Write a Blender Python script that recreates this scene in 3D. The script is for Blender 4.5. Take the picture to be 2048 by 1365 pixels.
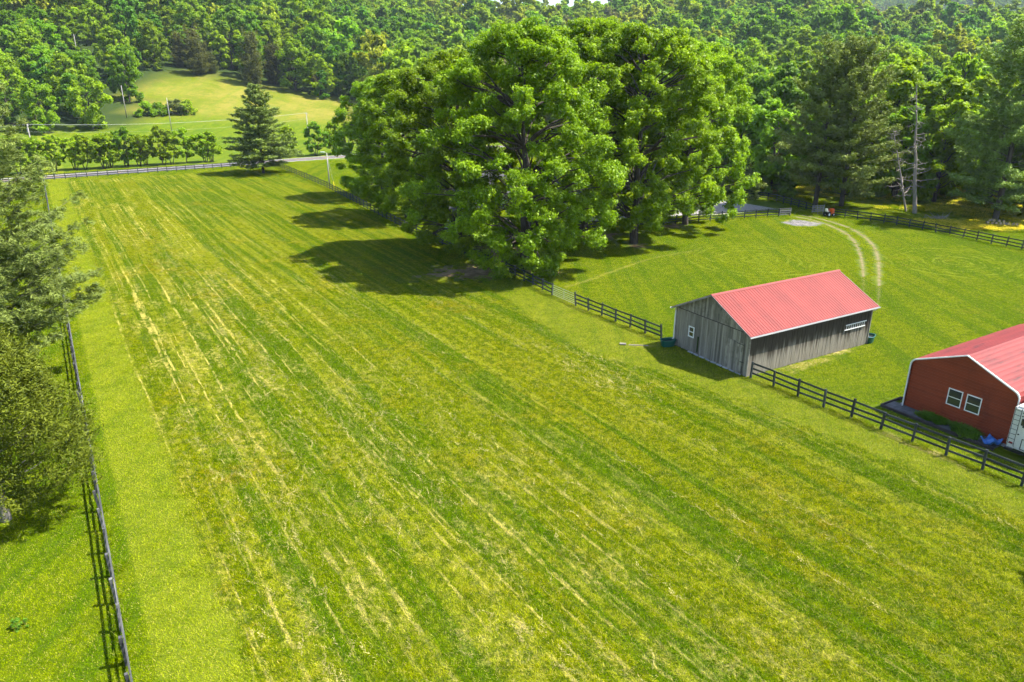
import bpy, bmesh, math, random
import numpy as np
from mathutils import Vector, Matrix

# ------------------------------------------------------------------ camera, sky, sun, exposure
scene = bpy.context.scene
COL = scene.collection
for o in list(bpy.data.objects):
    bpy.data.objects.remove(o)

CAM_H, PITCH, FPX = 24.0, math.radians(20.3), 1450.0
cam_data = bpy.data.cameras.new('camera')
cam_data.sensor_width = 36.0
cam_data.lens = FPX / 2048 * 36.0
cam_data.clip_start = 0.1
cam_data.clip_end = 12000
cam = bpy.data.objects.new('camera', cam_data)
cam.location = (0, 0, CAM_H)
cam.rotation_euler = (math.pi / 2 - PITCH, 0, 0)
COL.objects.link(cam)
scene.camera = cam

SUN_ELEV, SUN_AZ = math.radians(56), math.radians(83)      # azimuth from +Y towards +X
world = bpy.data.worlds.new('World')
scene.world = world
world.use_nodes = True
wn = world.node_tree
wn.nodes.clear()
sky = wn.nodes.new('ShaderNodeTexSky')
sky.sky_type = 'NISHITA'
sky.sun_disc = False
sky.sun_elevation = SUN_ELEV
sky.sun_rotation = SUN_AZ
sky.altitude = 200
sky.air_density = 1.0
sky.dust_density = 1.2
bgn = wn.nodes.new('ShaderNodeBackground')
bgn.inputs['Strength'].default_value = 0.125
won = wn.nodes.new('ShaderNodeOutputWorld')
wn.links.new(sky.outputs[0], bgn.inputs[0])
wn.links.new(bgn.outputs[0], won.inputs[0])

sd = bpy.data.lights.new('sun', 'SUN')
sd.energy = 5.0
sd.angle = math.radians(0.5)
sd.color = (1.0, 0.95, 0.86)
sun = bpy.data.objects.new('sun', sd)
d = Vector((math.sin(SUN_AZ) * math.cos(SUN_ELEV), math.cos(SUN_AZ) * math.cos(SUN_ELEV), math.sin(SUN_ELEV)))
sun.rotation_euler = d.to_track_quat('Z', 'Y').to_euler()
sun.location = (60, 40, 120)
COL.objects.link(sun)

scene.view_settings.view_transform = 'Standard'
scene.view_settings.look = 'None'
scene.view_settings.gamma = 1.0
scene.view_settings.exposure = 1.5
scene.view_settings.use_curve_mapping = False
scene.render.engine = 'CYCLES'
cy = scene.cycles
cy.max_bounces = 4
cy.diffuse_bounces = 3
cy.glossy_bounces = 2
cy.transmission_bounces = 4
cy.transparent_max_bounces = 4
cy.volume_bounces = 0
cy.caustics_reflective = False
cy.caustics_refractive = False
cy.use_denoising = True
cy.use_adaptive_sampling = True
cy.adaptive_threshold = 0.035
cy.sample_clamp_indirect = 4.0

rng = np.random.default_rng(7)
random.seed(7)

# ------------------------------------------------------------------ helpers
def smooth(t):
    t = np.clip(t, 0, 1)
    return t * t * (3 - 2 * t)

AZ = [-90, -60, -34, -20, -8, -3, 10, 15, 21, 23.5, 26, 33, 60, 90]
CREST = [60, 70, 86, 88, 79, 74, 76, 79, 77, 64, 55, 53, 50, 45]
RCR = [700, 700, 660, 700, 850, 950, 950, 950, 900, 900, 900, 900, 900, 900]
R0A = [-90, -40, -10, 0, 12, 20, 40, 90]
R0 = [240, 242, 255, 260, 235, 215, 215, 215]

def terrain(x, y):
    x = np.asarray(x, float); y = np.asarray(y, float)
    rho = np.hypot(x, y); a = np.degrees(np.arctan2(x, y))
    crest = np.interp(a, AZ, CREST); R = np.interp(a, AZ, RCR); r0 = np.interp(a, R0A, R0)
    s = (rho - r0) / (R - r0)
    z = crest * smooth(s) * (1 - 0.45 * smooth((rho - R) / 700))
    und = 5.0 * np.sin(x / 71 + 1.3) * np.cos(y / 93) + 3.5 * np.sin((x + y) / 43) * np.sin((x - y) / 57 + .4)
    z = z + und * smooth((s - 0.3) / 0.4)
    far = np.interp(a, [-90, 8, 20, 24, 30, 60], [60, 60, 110, 185, 212, 190])
    z = z + far * np.exp(-((rho - 2400) / 520.0) ** 2) * (1 + 0.06 * np.sin(a * 1.7))
    front = smooth((y + 150) / 150)
    return z * front

def on_ground(px, py):
    """world point on the ground seen at photo pixel (px, py); used to survey positions"""
    x = (px - 1024) / FPX; y = (682.5 - py) / FPX
    dv = np.array([x, math.cos(PITCH) + y * math.sin(PITCH), -math.sin(PITCH) + y * math.cos(PITCH)])
    t = 5.0
    prev = t
    while t < 4000:
        p = dv * t
        if CAM_H + p[2] < terrain(p[0], p[1]):
            lo, hi = prev, t
            for _ in range(40):
                m = (lo + hi) / 2; p = dv * m
                if CAM_H + p[2] < terrain(p[0], p[1]): hi = m
                else: lo = m
            p = dv * hi
            return (float(p[0]), float(p[1]), float(terrain(p[0], p[1])))
        prev = t; t *= 1.004
    return (float(p[0]), float(p[1]), 0.0)

def tag(o, label=None, cat=None, group=None, kind=None):
    if label: o['label'] = label
    if cat: o['category'] = cat
    if group: o['group'] = group
    if kind: o['kind'] = kind
    return o

def empty(name, loc=(0, 0, 0), rz=0.0):
    o = bpy.data.objects.new(name, None)
    o.empty_display_size = 0.3
    o.location = loc
    o.rotation_euler = (0, 0, rz)
    COL.objects.link(o)
    return o

def link(name, me, parent=None, loc=None, rot=None, scale=None):
    o = bpy.data.objects.new(name, me)
    COL.objects.link(o)
    if parent is not None: o.parent = parent
    if loc is not None: o.location = loc
    if rot is not None: o.rotation_euler = rot
    if scale is not None: o.scale = scale
    return o

class MB:
    def __init__(s): s.v = []; s.f = []
    def add(s, vs, fs):
        n = len(s.v); s.v += [tuple(p) for p in vs]; s.f += [tuple(i + n for i in f) for f in fs]; return s
    def box(s, c, d, rot=None, taper=1.0):
        x, y, z = d[0] / 2, d[1] / 2, d[2] / 2
        P = [Vector(p) for p in [(-x, -y, -z), (x, -y, -z), (x, y, -z), (-x, y, -z),
             (-x * taper, -y * taper, z), (x * taper, -y * taper, z), (x * taper, y * taper, z), (-x * taper, y * taper, z)]]
        if rot is not None: P = [rot @ p for p in P]
        c = Vector(c)
        return s.add([p + c for p in P], [(0, 3, 2, 1), (4, 5, 6, 7), (0, 1, 5, 4), (1, 2, 6, 5), (2, 3, 7, 6), (3, 0, 4, 7)])
    def tube(s, pts, rad, n=8, cap=True):
        pts = [Vector(p) for p in pts]
        if not hasattr(rad, '__len__'): rad = [rad] * len(pts)
        vs = []; fs = []
        ref = Vector((0.31, 0.17, 0.93)).normalized()
        for i, p in enumerate(pts):
            a = pts[max(i - 1, 0)]; b = pts[min(i + 1, len(pts) - 1)]
            t = (b - a).normalized()
            r = ref if abs(t.dot(ref)) < 0.9 else Vector((1, 0, 0))
            e1 = t.cross(r).normalized(); e2 = t.cross(e1)
            for k in range(n):
                an = 2 * math.pi * k / n
                vs.append(p + (e1 * math.cos(an) + e2 * math.sin(an)) * rad[i])
        for i in range(len(pts) - 1):
            for k in range(n):
                a = i * n + k; b = i * n + (k + 1) % n
                fs.append((a, a + n, b + n, b))
        if cap:
            fs.append(tuple(range(n))); fs.append(tuple((len(pts) - 1) * n + k for k in reversed(range(n))))
        return s.add(vs, fs)
    def prism(s, poly, y0, y1):
        """poly in XZ extruded along Y"""
        n = len(poly)
        vs = [(p[0], y0, p[1]) for p in poly] + [(p[0], y1, p[1]) for p in poly]
        fs = [tuple(range(n)), tuple(reversed(range(n, 2 * n)))]
        for i in range(n):
            j = (i + 1) % n
            fs.append((i, i + n, j + n, j))
        return s.add(vs, fs)
    def mesh(s, name, mat=None, smooth_=False):
        me = bpy.data.meshes.new(name)
        me.from_pydata(s.v, [], s.f)
        bm = bmesh.new(); bm.from_mesh(me)
        bmesh.ops.recalc_face_normals(bm, faces=bm.faces)
        bm.to_mesh(me); bm.free()
        if mat: me.materials.append(mat)
        if smooth_:
            me.polygons.foreach_set('use_smooth', [True] * len(me.polygons))
        me.update()
        return me
    def build(s, name, mat, parent=None, loc=None, rot=None, smooth_=False):
        return link(name, s.mesh(name, mat, smooth_), parent, loc, rot)

def np_mesh(name, V, Q, mat, attrs=None, smooth_=False):
    """mesh from numpy vertices and faces (all with the same corner count)"""
    me = bpy.data.meshes.new(name)
    k = Q.shape[1]
    me.vertices.add(len(V)); me.vertices.foreach_set('co', np.ascontiguousarray(V, np.float32).ravel())
    me.loops.add(Q.size); me.loops.foreach_set('vertex_index', np.ascontiguousarray(Q, np.int32).ravel())
    me.polygons.add(len(Q)); me.polygons.foreach_set('loop_start', np.arange(0, Q.size, k, dtype=np.int32))
    for an, arr in (attrs or {}).items():
        at = me.attributes.new(an, 'FLOAT', 'POINT'); at.data.foreach_set('value', np.ascontiguousarray(arr, np.float32))
    if mat: me.materials.append(mat)
    if smooth_: me.polygons.foreach_set('use_smooth', np.ones(len(Q), bool))
    me.update(calc_edges=True)
    me.validate()
    return me

# ------------------------------------------------------------------ node helpers
class NT:
    def __init__(s, tree): s.t = tree
    def n(s, typ, **kw):
        nd = s.t.nodes.new(typ)
        for k, v in kw.items():
            if k.startswith('i_'):
                nd.inputs[k[2:].replace('_', ' ')].default_value = v
            else: setattr(nd, k, v)
        return nd
    def l(s, a, b): s.t.links.new(a, b)
    def math(s, op, a, b=None, clamp=False):
        nd = s.t.nodes.new('ShaderNodeMath'); nd.operation = op; nd.use_clamp = clamp
        for i, v in enumerate((a, b)):
            if v is None: continue
            if isinstance(v, (int, float)): nd.inputs[i].default_value = v
            else: s.l(v, nd.inputs[i])
        return nd.outputs[0]
    def mix(s, fac, a, b, mode='MIX'):
        nd = s.t.nodes.new('ShaderNodeMix'); nd.data_type = 'RGBA'; nd.blend_type = mode
        for idx, v in ((0, fac), (6, a), (7, b)):
            if isinstance(v, (int, float)): nd.inputs[idx].default_value = v
            elif isinstance(v, tuple): nd.inputs[idx].default_value = (*v, 1) if len(v) == 3 else v
            else: s.l(v, nd.inputs[idx])
        return nd.outputs[2]
    def noise(s, vec, scale, detail=3, rough=0.55, dist=0.0):
        nd = s.t.nodes.new('ShaderNodeTexNoise')
        nd.inputs['Scale'].default_value = scale; nd.inputs['Detail'].default_value = detail
        nd.inputs['Roughness'].default_value = rough; nd.inputs['Distortion'].default_value = dist
        if vec is not None: s.l(vec, nd.inputs['Vector'])
        return nd.outputs['Fac']
    def ramp(s, fac, a, b, lo=0.0, hi=1.0):
        nd = s.t.nodes.new('ShaderNodeMapRange'); nd.interpolation_type = 'SMOOTHSTEP'
        s.l(fac, nd.inputs[0])
        for i, v in enumerate((a, b, lo, hi)): nd.inputs[i + 1].default_value = v
        return nd.outputs[0]
    def mapping(s, vec, scale=(1, 1, 1), rz=0.0, loc=(0, 0, 0)):
        nd = s.t.nodes.new('ShaderNodeMapping')
        nd.inputs['Scale'].default_value = scale; nd.inputs['Rotation'].default_value = (0, 0, rz); nd.inputs['Location'].default_value = loc
        s.l(vec, nd.inputs['Vector'])
        return nd.outputs[0]

def new_mat(name):
    m = bpy.data.materials.new(name); m.use_nodes = True
    m.node_tree.nodes.clear()
    return m, NT(m.node_tree)

def finish(nt, color, rough=0.8, spec=0.3, bump=None, bump_d=0.02, bump_s=0.6, metal=0.0, extra=None):
    b = nt.n('ShaderNodeBsdfPrincipled')
    if isinstance(color, tuple): b.inputs['Base Color'].default_value = (*color, 1)
    else: nt.l(color, b.inputs['Base Color'])
    if isinstance(rough, (int, float)): b.inputs['Roughness'].default_value = rough
    else: nt.l(rough, b.inputs['Roughness'])
    b.inputs['Specular IOR Level'].default_value = spec
    b.inputs['Metallic'].default_value = metal
    if bump is not None:
        bp = nt.n('ShaderNodeBump'); bp.inputs['Distance'].default_value = bump_d; bp.inputs['Strength'].default_value = bump_s
        nt.l(bump, bp.inputs['Height']); nt.l(bp.outputs[0], b.inputs['Normal'])
    out = nt.n('ShaderNodeOutputMaterial')
    nt.l(b.outputs[0], out.inputs[0])
    return b

def plain(name, col, rough=0.6, spec=0.4, var=0.25, scale=2.0, metal=0.0, bump_d=0.004):
    """painted or weathered surface with uneven tone and fine relief"""
    m, nt = new_mat(name)
    g = nt.n('ShaderNodeNewGeometry')
    a = nt.noise(g.outputs['Position'], scale, 5, 0.6); b = nt.noise(g.outputs['Position'], scale * 11, 3)
    oi = nt.n('ShaderNodeObjectInfo')
    f = nt.math('ADD', nt.math('MULTIPLY', a, 0.6), nt.math('MULTIPLY', oi.outputs['Random'], 0.4))
    lo = tuple(c * (1 - var) for c in col); hi = tuple(min(1, c * (1 + var)) for c in col)
    c = nt.mix(nt.ramp(f, 0.25, 0.75), lo, hi)
    finish(nt, c, rough, spec, b, bump_d, 0.5, metal)
    return m

# field axis: rows run along U, V points across to the right
TH = math.atan2(0.535, 0.845)
U = np.array([-0.535, 0.845]); V = np.array([0.845, 0.535])

SWIRLS = [(on_ground(1905, 525)[0], on_ground(1905, 525)[1], 11.0), (on_ground(1520, 520)[0], on_ground(1520, 520)[1], 12.0)]
def group_lawn():
    g = bpy.data.node_groups.new('lawn_colour', 'ShaderNodeTree')
    g.interface.new_socket('Color', in_out='OUTPUT', socket_type='NodeSocketColor')
    nt = NT(g)
    pos = nt.n('ShaderNodeNewGeometry').outputs['Position']
    big = nt.noise(pos, 0.035, 3, 0.6); mid = nt.noise(pos, 0.22, 4, 0.6); fine = nt.noise(pos, 1.6, 5, 0.8)
    rows = nt.noise(nt.mapping(pos, (0.55, 0.03, 1), -TH + 0.9), 1.0, 3, 0.5, 0.4)
    c = nt.mix(nt.ramp(big, 0.35, 0.65), (0.1117, 0.1720, 0.0015), (0.1561, 0.1980, 0.0020))
    c = nt.mix(nt.math('MULTIPLY', nt.ramp(mid, 0.42, 0.68), 0.7), c, (0.1845, 0.2280, 0.0060))
    c = nt.mix(nt.math('MULTIPLY', nt.ramp(rows, 0.45, 0.62), 0.75), c, (0.0757, 0.1420, 0.0015))
    dry = nt.math('MULTIPLY', nt.ramp(nt.noise(pos, 0.13, 5, 0.7), 0.55, 0.75), nt.ramp(fine, 0.35, 0.65))
    c = nt.mix(nt.math('MULTIPLY', dry, 0.75), c, (0.29, 0.23, 0.03))
    c = nt.mix(nt.math('MULTIPLY', nt.ramp(fine, 0.42, 0.62), 0.62), c, (0.0520, 0.1000, 0.0015))
    # paler strip between the hay rows and the right fence
    sr = nt.n('ShaderNodeSeparateXYZ'); nt.l(nt.mapping(pos, (1, 1, 1), -TH), sr.inputs[0])
    rs_ = nt.math('MULTIPLY', nt.math('MULTIPLY', nt.ramp(sr.outputs[0], 38.0, 39.5), nt.ramp(sr.outputs[0], 46.5, 48.0, 1.0, 0.0)), nt.ramp(sr.outputs[1], 62, 76, 1.0, 0.0))
    c = nt.mix(nt.math('MULTIPLY', rs_, nt.ramp(nt.noise(pos, 0.7, 5, 0.75), 0.3, 0.7, 0.15, 0.75)), c, (0.215, 0.235, 0.025))
    # faint mower swirls on the right lawn
    for cx_, cy_, rad_ in SWIRLS:
        dn = nt.n('ShaderNodeVectorMath', operation='DISTANCE'); nt.l(pos, dn.inputs[0]); dn.inputs[1].default_value = (cx_, cy_, 0)
        dist = dn.outputs['Value']
        ph_ = nt.math('ADD', nt.math('MULTIPLY', dist, 4.2), nt.math('MULTIPLY', nt.noise(pos, 0.25, 3), 9.0))
        ring = nt.math('MULTIPLY', nt.ramp(nt.math('SINE', ph_), 0.55, 1.0), nt.ramp(dist, rad_ * .7, rad_, 1.0, 0.0))
        ring = nt.math('MULTIPLY', ring, nt.ramp(nt.noise(pos, 0.35, 4, 0.7), 0.42, 0.62))
        c = nt.mix(nt.math('MULTIPLY', ring, 0.85), c, (0.2176, 0.2700, 0.0350))
    # paler close-cut strip along the left fence
    sx = nt.n('ShaderNodeSeparateXYZ'); nt.l(nt.mapping(pos, (1, 1, 1), -TH), sx.inputs[0])
    strip = nt.math('MULTIPLY', nt.ramp(sx.outputs[0], -0.1, 0.3), nt.ramp(sx.outputs[0], 4.0, 5.0, 1.0, 0.0))
    c = nt.mix(nt.math('MULTIPLY', strip, nt.ramp(nt.noise(pos, 0.6, 5, 0.75), 0.3, 0.7, 0.35, 0.9)), c, (0.2034, 0.2450, 0.0160))
    nt.l(c, nt.n('NodeGroupOutput').inputs[0])
    return g

def group_field():
    g = bpy.data.node_groups.new('hayfield_colour', 'ShaderNodeTree')
    g.interface.new_socket('Color', in_out='OUTPUT', socket_type='NodeSocketColor')
    nt = NT(g)
    pos = nt.n('ShaderNodeNewGeometry').outputs['Position']
    rot = nt.mapping(pos, (1, 1, 1), -TH)                  # x across the rows, y along them
    wob = nt.noise(nt.mapping(rot, (0.05, 0.02, 0)), 1.0, 2)
    jag = nt.noise(pos, 1.1, 4, 0.7)
    sx = nt.n('ShaderNodeSeparateXYZ'); nt.l(rot, sx.inputs[0])
    tx = nt.math('ADD', nt.math('ADD', sx.outputs[0], nt.math('MULTIPLY', wob, 2.0)), nt.math('MULTIPLY', jag, 0.30))
    cx = nt.n('ShaderNodeCombineXYZ'); nt.l(tx, cx.inputs[0]); nt.l(sx.outputs[1], cx.inputs[1])
    rc = cx.outputs[0]
    big = nt.noise(pos, 0.03, 3, 0.6); mid = nt.noise(pos, 0.16, 4, 0.65); fine = nt.noise(pos, 1.3, 6, 0.85)
    swath = nt.noise(nt.mapping(rc, (0.42, 0.010, 0)), 1.0, 2, 0.5)
    rows = nt.noise(nt.mapping(rc, (1.1, 0.022, 0), 0, (31, 7, 0)), 1.0, 3, 0.6)
    line = nt.noise(nt.mapping(rc, (3.0, 0.018, 0), 0, (3, 17, 0)), 1.0, 1, 0.5)
    brk = nt.noise(nt.mapping(rc, (1.5, 0.45, 0), 0, (9, 4, 0)), 1.0, 5, 0.8)
    c = nt.mix(nt.ramp(big, 0.35, 0.65), (0.1249, 0.1750, 0.0015), (0.1750, 0.1980, 0.0020))
    c = nt.mix(nt.math('MULTIPLY', nt.ramp(swath, 0.47, 0.53), 0.9), c, (0.0738, 0.1380, 0.0010))
    c = nt.mix(nt.math('MULTIPLY', nt.ramp(rows, 0.48, 0.62), 0.8), c, (0.2223, 0.2500, 0.0140))
    c = nt.mix(nt.math('MULTIPLY', nt.ramp(mid, 0.52, 0.70), 0.65), c, (0.215, 0.212, 0.006))
    rust = nt.math('MULTIPLY', nt.ramp(nt.noise(pos, 0.09, 5, 0.7), 0.53, 0.70), nt.ramp(nt.noise(pos, 1.1, 4, 0.7), 0.4, 0.60))
    c = nt.mix(nt.math('MULTIPLY', rust, 0.6), c, (0.185, 0.135, 0.004))
    c = nt.mix(nt.math('MULTIPLY', nt.ramp(fine, 0.44, 0.58), 0.72), c, (0.0436, 0.0880, 0.0010))
    # dry straw: thin broken lines plus loose mats, thicker on the left and far part of the field
    side = nt.ramp(sx.outputs[0], 8, 36, 1.0, 0.15)
    zone = nt.math('MULTIPLY', nt.ramp(nt.noise(pos, 0.045, 4, 0.6), 0.36, 0.60), side)
    straw = nt.math('MULTIPLY', nt.ramp(line, 0.59, 0.67), nt.ramp(brk, 0.44, 0.56))
    mats = nt.math('MULTIPLY', nt.ramp(nt.noise(nt.mapping(rc, (0.6, 0.16, 0), 0, (1, 2, 0)), 1.0, 5, 0.75), 0.47, 0.64), nt.ramp(nt.noise(pos, 2.1, 5, 0.85), 0.46, 0.58))
    st = nt.math('MULTIPLY', nt.math('ADD', straw, nt.math('MULTIPLY', mats, 0.85), True), nt.math('ADD', nt.math('MULTIPLY', zone, 0.95), 0.12, True))
    c = nt.mix(nt.math('MULTIPLY', st, 0.82), c, (0.47, 0.415, 0.165))
    nt.l(c, nt.n('NodeGroupOutput').inputs[0])
    return g

G_PURE, G_FIELD = group_lawn(), group_field()

def group_mix():
    """lawn colour outside, hay colour inside the mown paddock; the seam wanders"""
    g = bpy.data.node_groups.new('grass_colour', 'ShaderNodeTree')
    g.interface.new_socket('Color', in_out='OUTPUT', socket_type='NodeSocketColor')
    nt = NT(g)
    pos = nt.n('ShaderNodeNewGeometry').outputs['Position']
    sx = nt.n('ShaderNodeSeparateXYZ'); nt.l(nt.mapping(pos, (1, 1, 1), -TH), sx.inputs[0])
    jit = nt.math('MULTIPLY', nt.math('SUBTRACT', nt.noise(pos, 0.5, 4, 0.7), 0.5), 2.4)
    t = nt.math('ADD', sx.outputs[0], jit); sv = nt.math('ADD', sx.outputs[1], jit)
    fc = nt.n('ShaderNodeFloatCurve')
    cv = fc.mapping.curves[0]
    pts = [(0, 44.3), (14.3, 44), (20.7, 43.9), (30.4, 42.8), (41.3, 41.6), (48.5, 38.6), (57.2, 39.9), (71.7, 42.6), (87, 43.5), (110, 46.5), (159, 50.7), (206, 50), (220, 50)]
    cv.points[0].location = (0, pts[0][1] / 60); cv.points[1].location = (1, pts[-1][1] / 60)
    for a, b in pts[1:-1]: cv.points.new(a / 220, b / 60)
    for p_ in cv.points: p_.handle_type = 'VECTOR'
    fc.mapping.update()
    nt.l(nt.math('DIVIDE', sv, 220.0, True), fc.inputs['Value'])
    tr_ = nt.math('MULTIPLY', fc.outputs[0], 60.0)
    m1 = nt.ramp(nt.math('SUBTRACT', t, tr_), -0.35, 0.35, 1.0, 0.0)
    m2 = nt.ramp(t, 3.0, 3.9); m3 = nt.ramp(sv, 201.0, 203.0, 1.0, 0.0)
    m = nt.math('MULTIPLY', nt.math('MULTIPLY', m1, m2), m3)
    a = nt.n('ShaderNodeGroup'); a.node_tree = G_PURE; b = nt.n('ShaderNodeGroup'); b.node_tree = G_FIELD
    nt.l(nt.mix(m, a.outputs[0], b.outputs[0]), nt.n('NodeGroupOutput').inputs[0])
    return g
G_LAWN = group_mix()
def use_group(nt, g):
    nd = nt.n('ShaderNodeGroup'); nd.node_tree = g
    return nd.outputs[0]

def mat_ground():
    m, nt = new_mat('ground_grass')
    pos = nt.n('ShaderNodeNewGeometry').outputs['Position']
    lawn = use_group(nt, G_LAWN)
    hay = nt.n('ShaderNodeAttribute', attribute_name='hay').outputs['Fac']
    wood = nt.n('ShaderNodeAttribute', attribute_name='wood').outputs['Fac']
    hn = nt.noise(pos, 0.06, 7, 0.85)
    hr = nt.noise(nt.mapping(pos, (0.30, 0.02, 0), 0.25), 1.0, 3, 0.6)
    hc = nt.mix(nt.ramp(hn, 0.38, 0.62), (0.13, 0.165, 0.006), (0.25, 0.22, 0.035))
    hc = nt.mix(nt.math('MULTIPLY', nt.ramp(hr, 0.45, 0.65), 0.6), hc, (0.15, 0.19, 0.012))
    c = nt.mix(hay, lawn, hc)
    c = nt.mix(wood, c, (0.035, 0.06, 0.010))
    th = nt.n('ShaderNodeAttribute', attribute_name='bare').outputs['Fac']
    c = nt.mix(1.0, c, nt.mix(th, (0.62, 0.62, 0.62), (0.78, 0.78, 0.78)), 'MULTIPLY')           # thatch between the blades
    finish(nt, c, 0.95, 0.1, nt.noise(pos, 9, 4, 0.7), 0.06, 0.7)
    return m

def mat_field():
    m, nt = new_mat('hayfield_grass')
    pos = nt.n('ShaderNodeNewGeometry').outputs['Position']
    finish(nt, nt.mix(1.0, use_group(nt, G_LAWN), (0.62, 0.62, 0.62), 'MULTIPLY'), 0.95, 0.1, nt.noise(pos, 8, 5, 0.75), 0.08, 0.8)
    return m

def mat_blade(name, grp):
    m, nt = new_mat(name)
    c = use_group(nt, grp)
    sh = nt.n('ShaderNodeAttribute', attribute_name='shade').outputs['Fac']
    c = nt.mix(1.0, c, nt.mix(sh, (0.75, 0.9, 0.5), (2.5, 2.2, 1.5)), 'MULTIPLY')
    c = nt.mix(nt.math('MULTIPLY', nt.ramp(sh, 0.90, 0.93), 0.7), c, (0.44, 0.38, 0.10))     # some blades are dead and straw coloured
    d_ = nt.n('ShaderNodeBsdfDiffuse'); t_ = nt.n('ShaderNodeBsdfTranslucent'); mx = nt.n('ShaderNodeMixShader')
    nt.l(c, d_.inputs[0]); nt.l(c, t_.inputs[0]); mx.inputs[0].default_value = 0.45
    nt.l(d_.outputs[0], mx.inputs[1]); nt.l(t_.outputs[0], mx.inputs[2])
    nt.l(mx.outputs[0], nt.n('ShaderNodeOutputMaterial').inputs[0])
    return m

def mat_ragged(name, c0, c1, grp=None, scale=1.2, rim=(0.45, 0.95), rough=0.95, speck=None):
    """bare surface whose rim is eaten into by grass: attribute edge runs 0 inside to 1 at the rim"""
    m, nt = new_mat(name)
    pos = nt.n('ShaderNodeNewGeometry').outputs['Position']
    a = nt.noise(pos, scale, 5, 0.7); b = nt.noise(pos, scale * 7, 3, 0.6)
    c = nt.mix(nt.ramp(a, 0.35, 0.65), c0, c1)
    if speck: c = nt.mix(nt.ramp(b, 0.56, 0.68), c, speck)
    e = nt.n('ShaderNodeAttribute', attribute_name='edge').outputs['Fac']
    f = nt.math('ADD', e, nt.math('MULTIPLY', nt.math('SUBTRACT', nt.noise(pos, scale * 1.7, 6, 0.85), 0.5), 2.4))
    c = nt.mix(nt.ramp(f, rim[0], rim[1]), c, nt.mix(1.0, use_group(nt, grp or G_LAWN), (0.58, 0.58, 0.58), 'MULTIPLY'))
    finish(nt, c, rough, 0.15, b, 0.03, 0.6)
    return m

def leaf_mat(name, dark, light, trans=0.45, rough=0.5, hue=0.035, spec=0.12):
    m, nt = new_mat(name)
    sh = nt.n('ShaderNodeAttribute', attribute_name='shade').outputs['Fac']
    oi = nt.n('ShaderNodeObjectInfo')
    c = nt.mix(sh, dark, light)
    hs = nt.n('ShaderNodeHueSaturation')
    nt.l(nt.math('ADD', nt.math('MULTIPLY', nt.math('SUBTRACT', oi.outputs['Random'], 0.5), hue), 0.5), hs.inputs['Hue'])
    r2 = nt.math('FRACT', nt.math('MULTIPLY', oi.outputs['Random'], 7.31))
    nt.l(nt.math('ADD', nt.math('MULTIPLY', r2, 0.45), 0.75), hs.inputs['Value'])
    nt.l(c, hs.inputs['Color'])
    b = nt.n('ShaderNodeBsdfPrincipled'); b.inputs['Roughness'].default_value = rough; b.inputs['Specular IOR Level'].default_value = spec
    nt.l(hs.outputs[0], b.inputs['Base Color'])
    t_ = nt.n('ShaderNodeBsdfTranslucent')
    nt.l(nt.mix(1.0, hs.outputs[0], (1.1, 1.15, 0.5), 'MULTIPLY'), t_.inputs[0])
    mx = nt.n('ShaderNodeMixShader'); mx.inputs[0].default_value = trans
    nt.l(b.outputs[0], mx.inputs[1]); nt.l(t_.outputs[0], mx.inputs[2])
    nt.l(mx.outputs[0], nt.n('ShaderNodeOutputMaterial').inputs[0])
    return m

def mat_wood(name, c0, c1, dark, grain_axis='Z', rough=0.85):
    """weathered boards: grain along one local axis, each board its own tone"""
    m, nt = new_mat(name)
    tc = nt.n('ShaderNodeTexCoord').outputs['Object']
    oi = nt.n('ShaderNodeObjectInfo')
    off = nt.n('ShaderNodeVectorMath', operation='ADD'); nt.l(tc, off.inputs[0])
    cb = nt.n('ShaderNodeCombineXYZ')
    r = nt.math('MULTIPLY', oi.outputs['Random'], 60.0)
    for i in range(3): nt.l(r, cb.inputs[i])
    nt.l(cb.outputs[0], off.inputs[1])
    sc = (14, 14, 0.7) if grain_axis == 'Z' else (0.7, 14, 14)
    gr = nt.noise(nt.mapping(off.outputs[0], sc), 1.0, 4, 0.65)
    bl = nt.noise(off.outputs[0], 0.9, 4, 0.7)
    c = nt.mix(nt.ramp(gr, 0.3, 0.7), c0, c1)
    c = nt.mix(nt.math('MULTIPLY', nt.ramp(bl, 0.46, 0.68), 0.7), c, dark)
    hs = nt.n('ShaderNodeHueSaturation'); nt.l(nt.math('ADD', nt.math('MULTIPLY', oi.outputs['Random'], 0.7), 0.65), hs.inputs['Value']); nt.l(c, hs.inputs['Color'])
    finish(nt, hs.outputs[0], rough, 0.25, gr, 0.008, 0.6)
    return m

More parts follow.
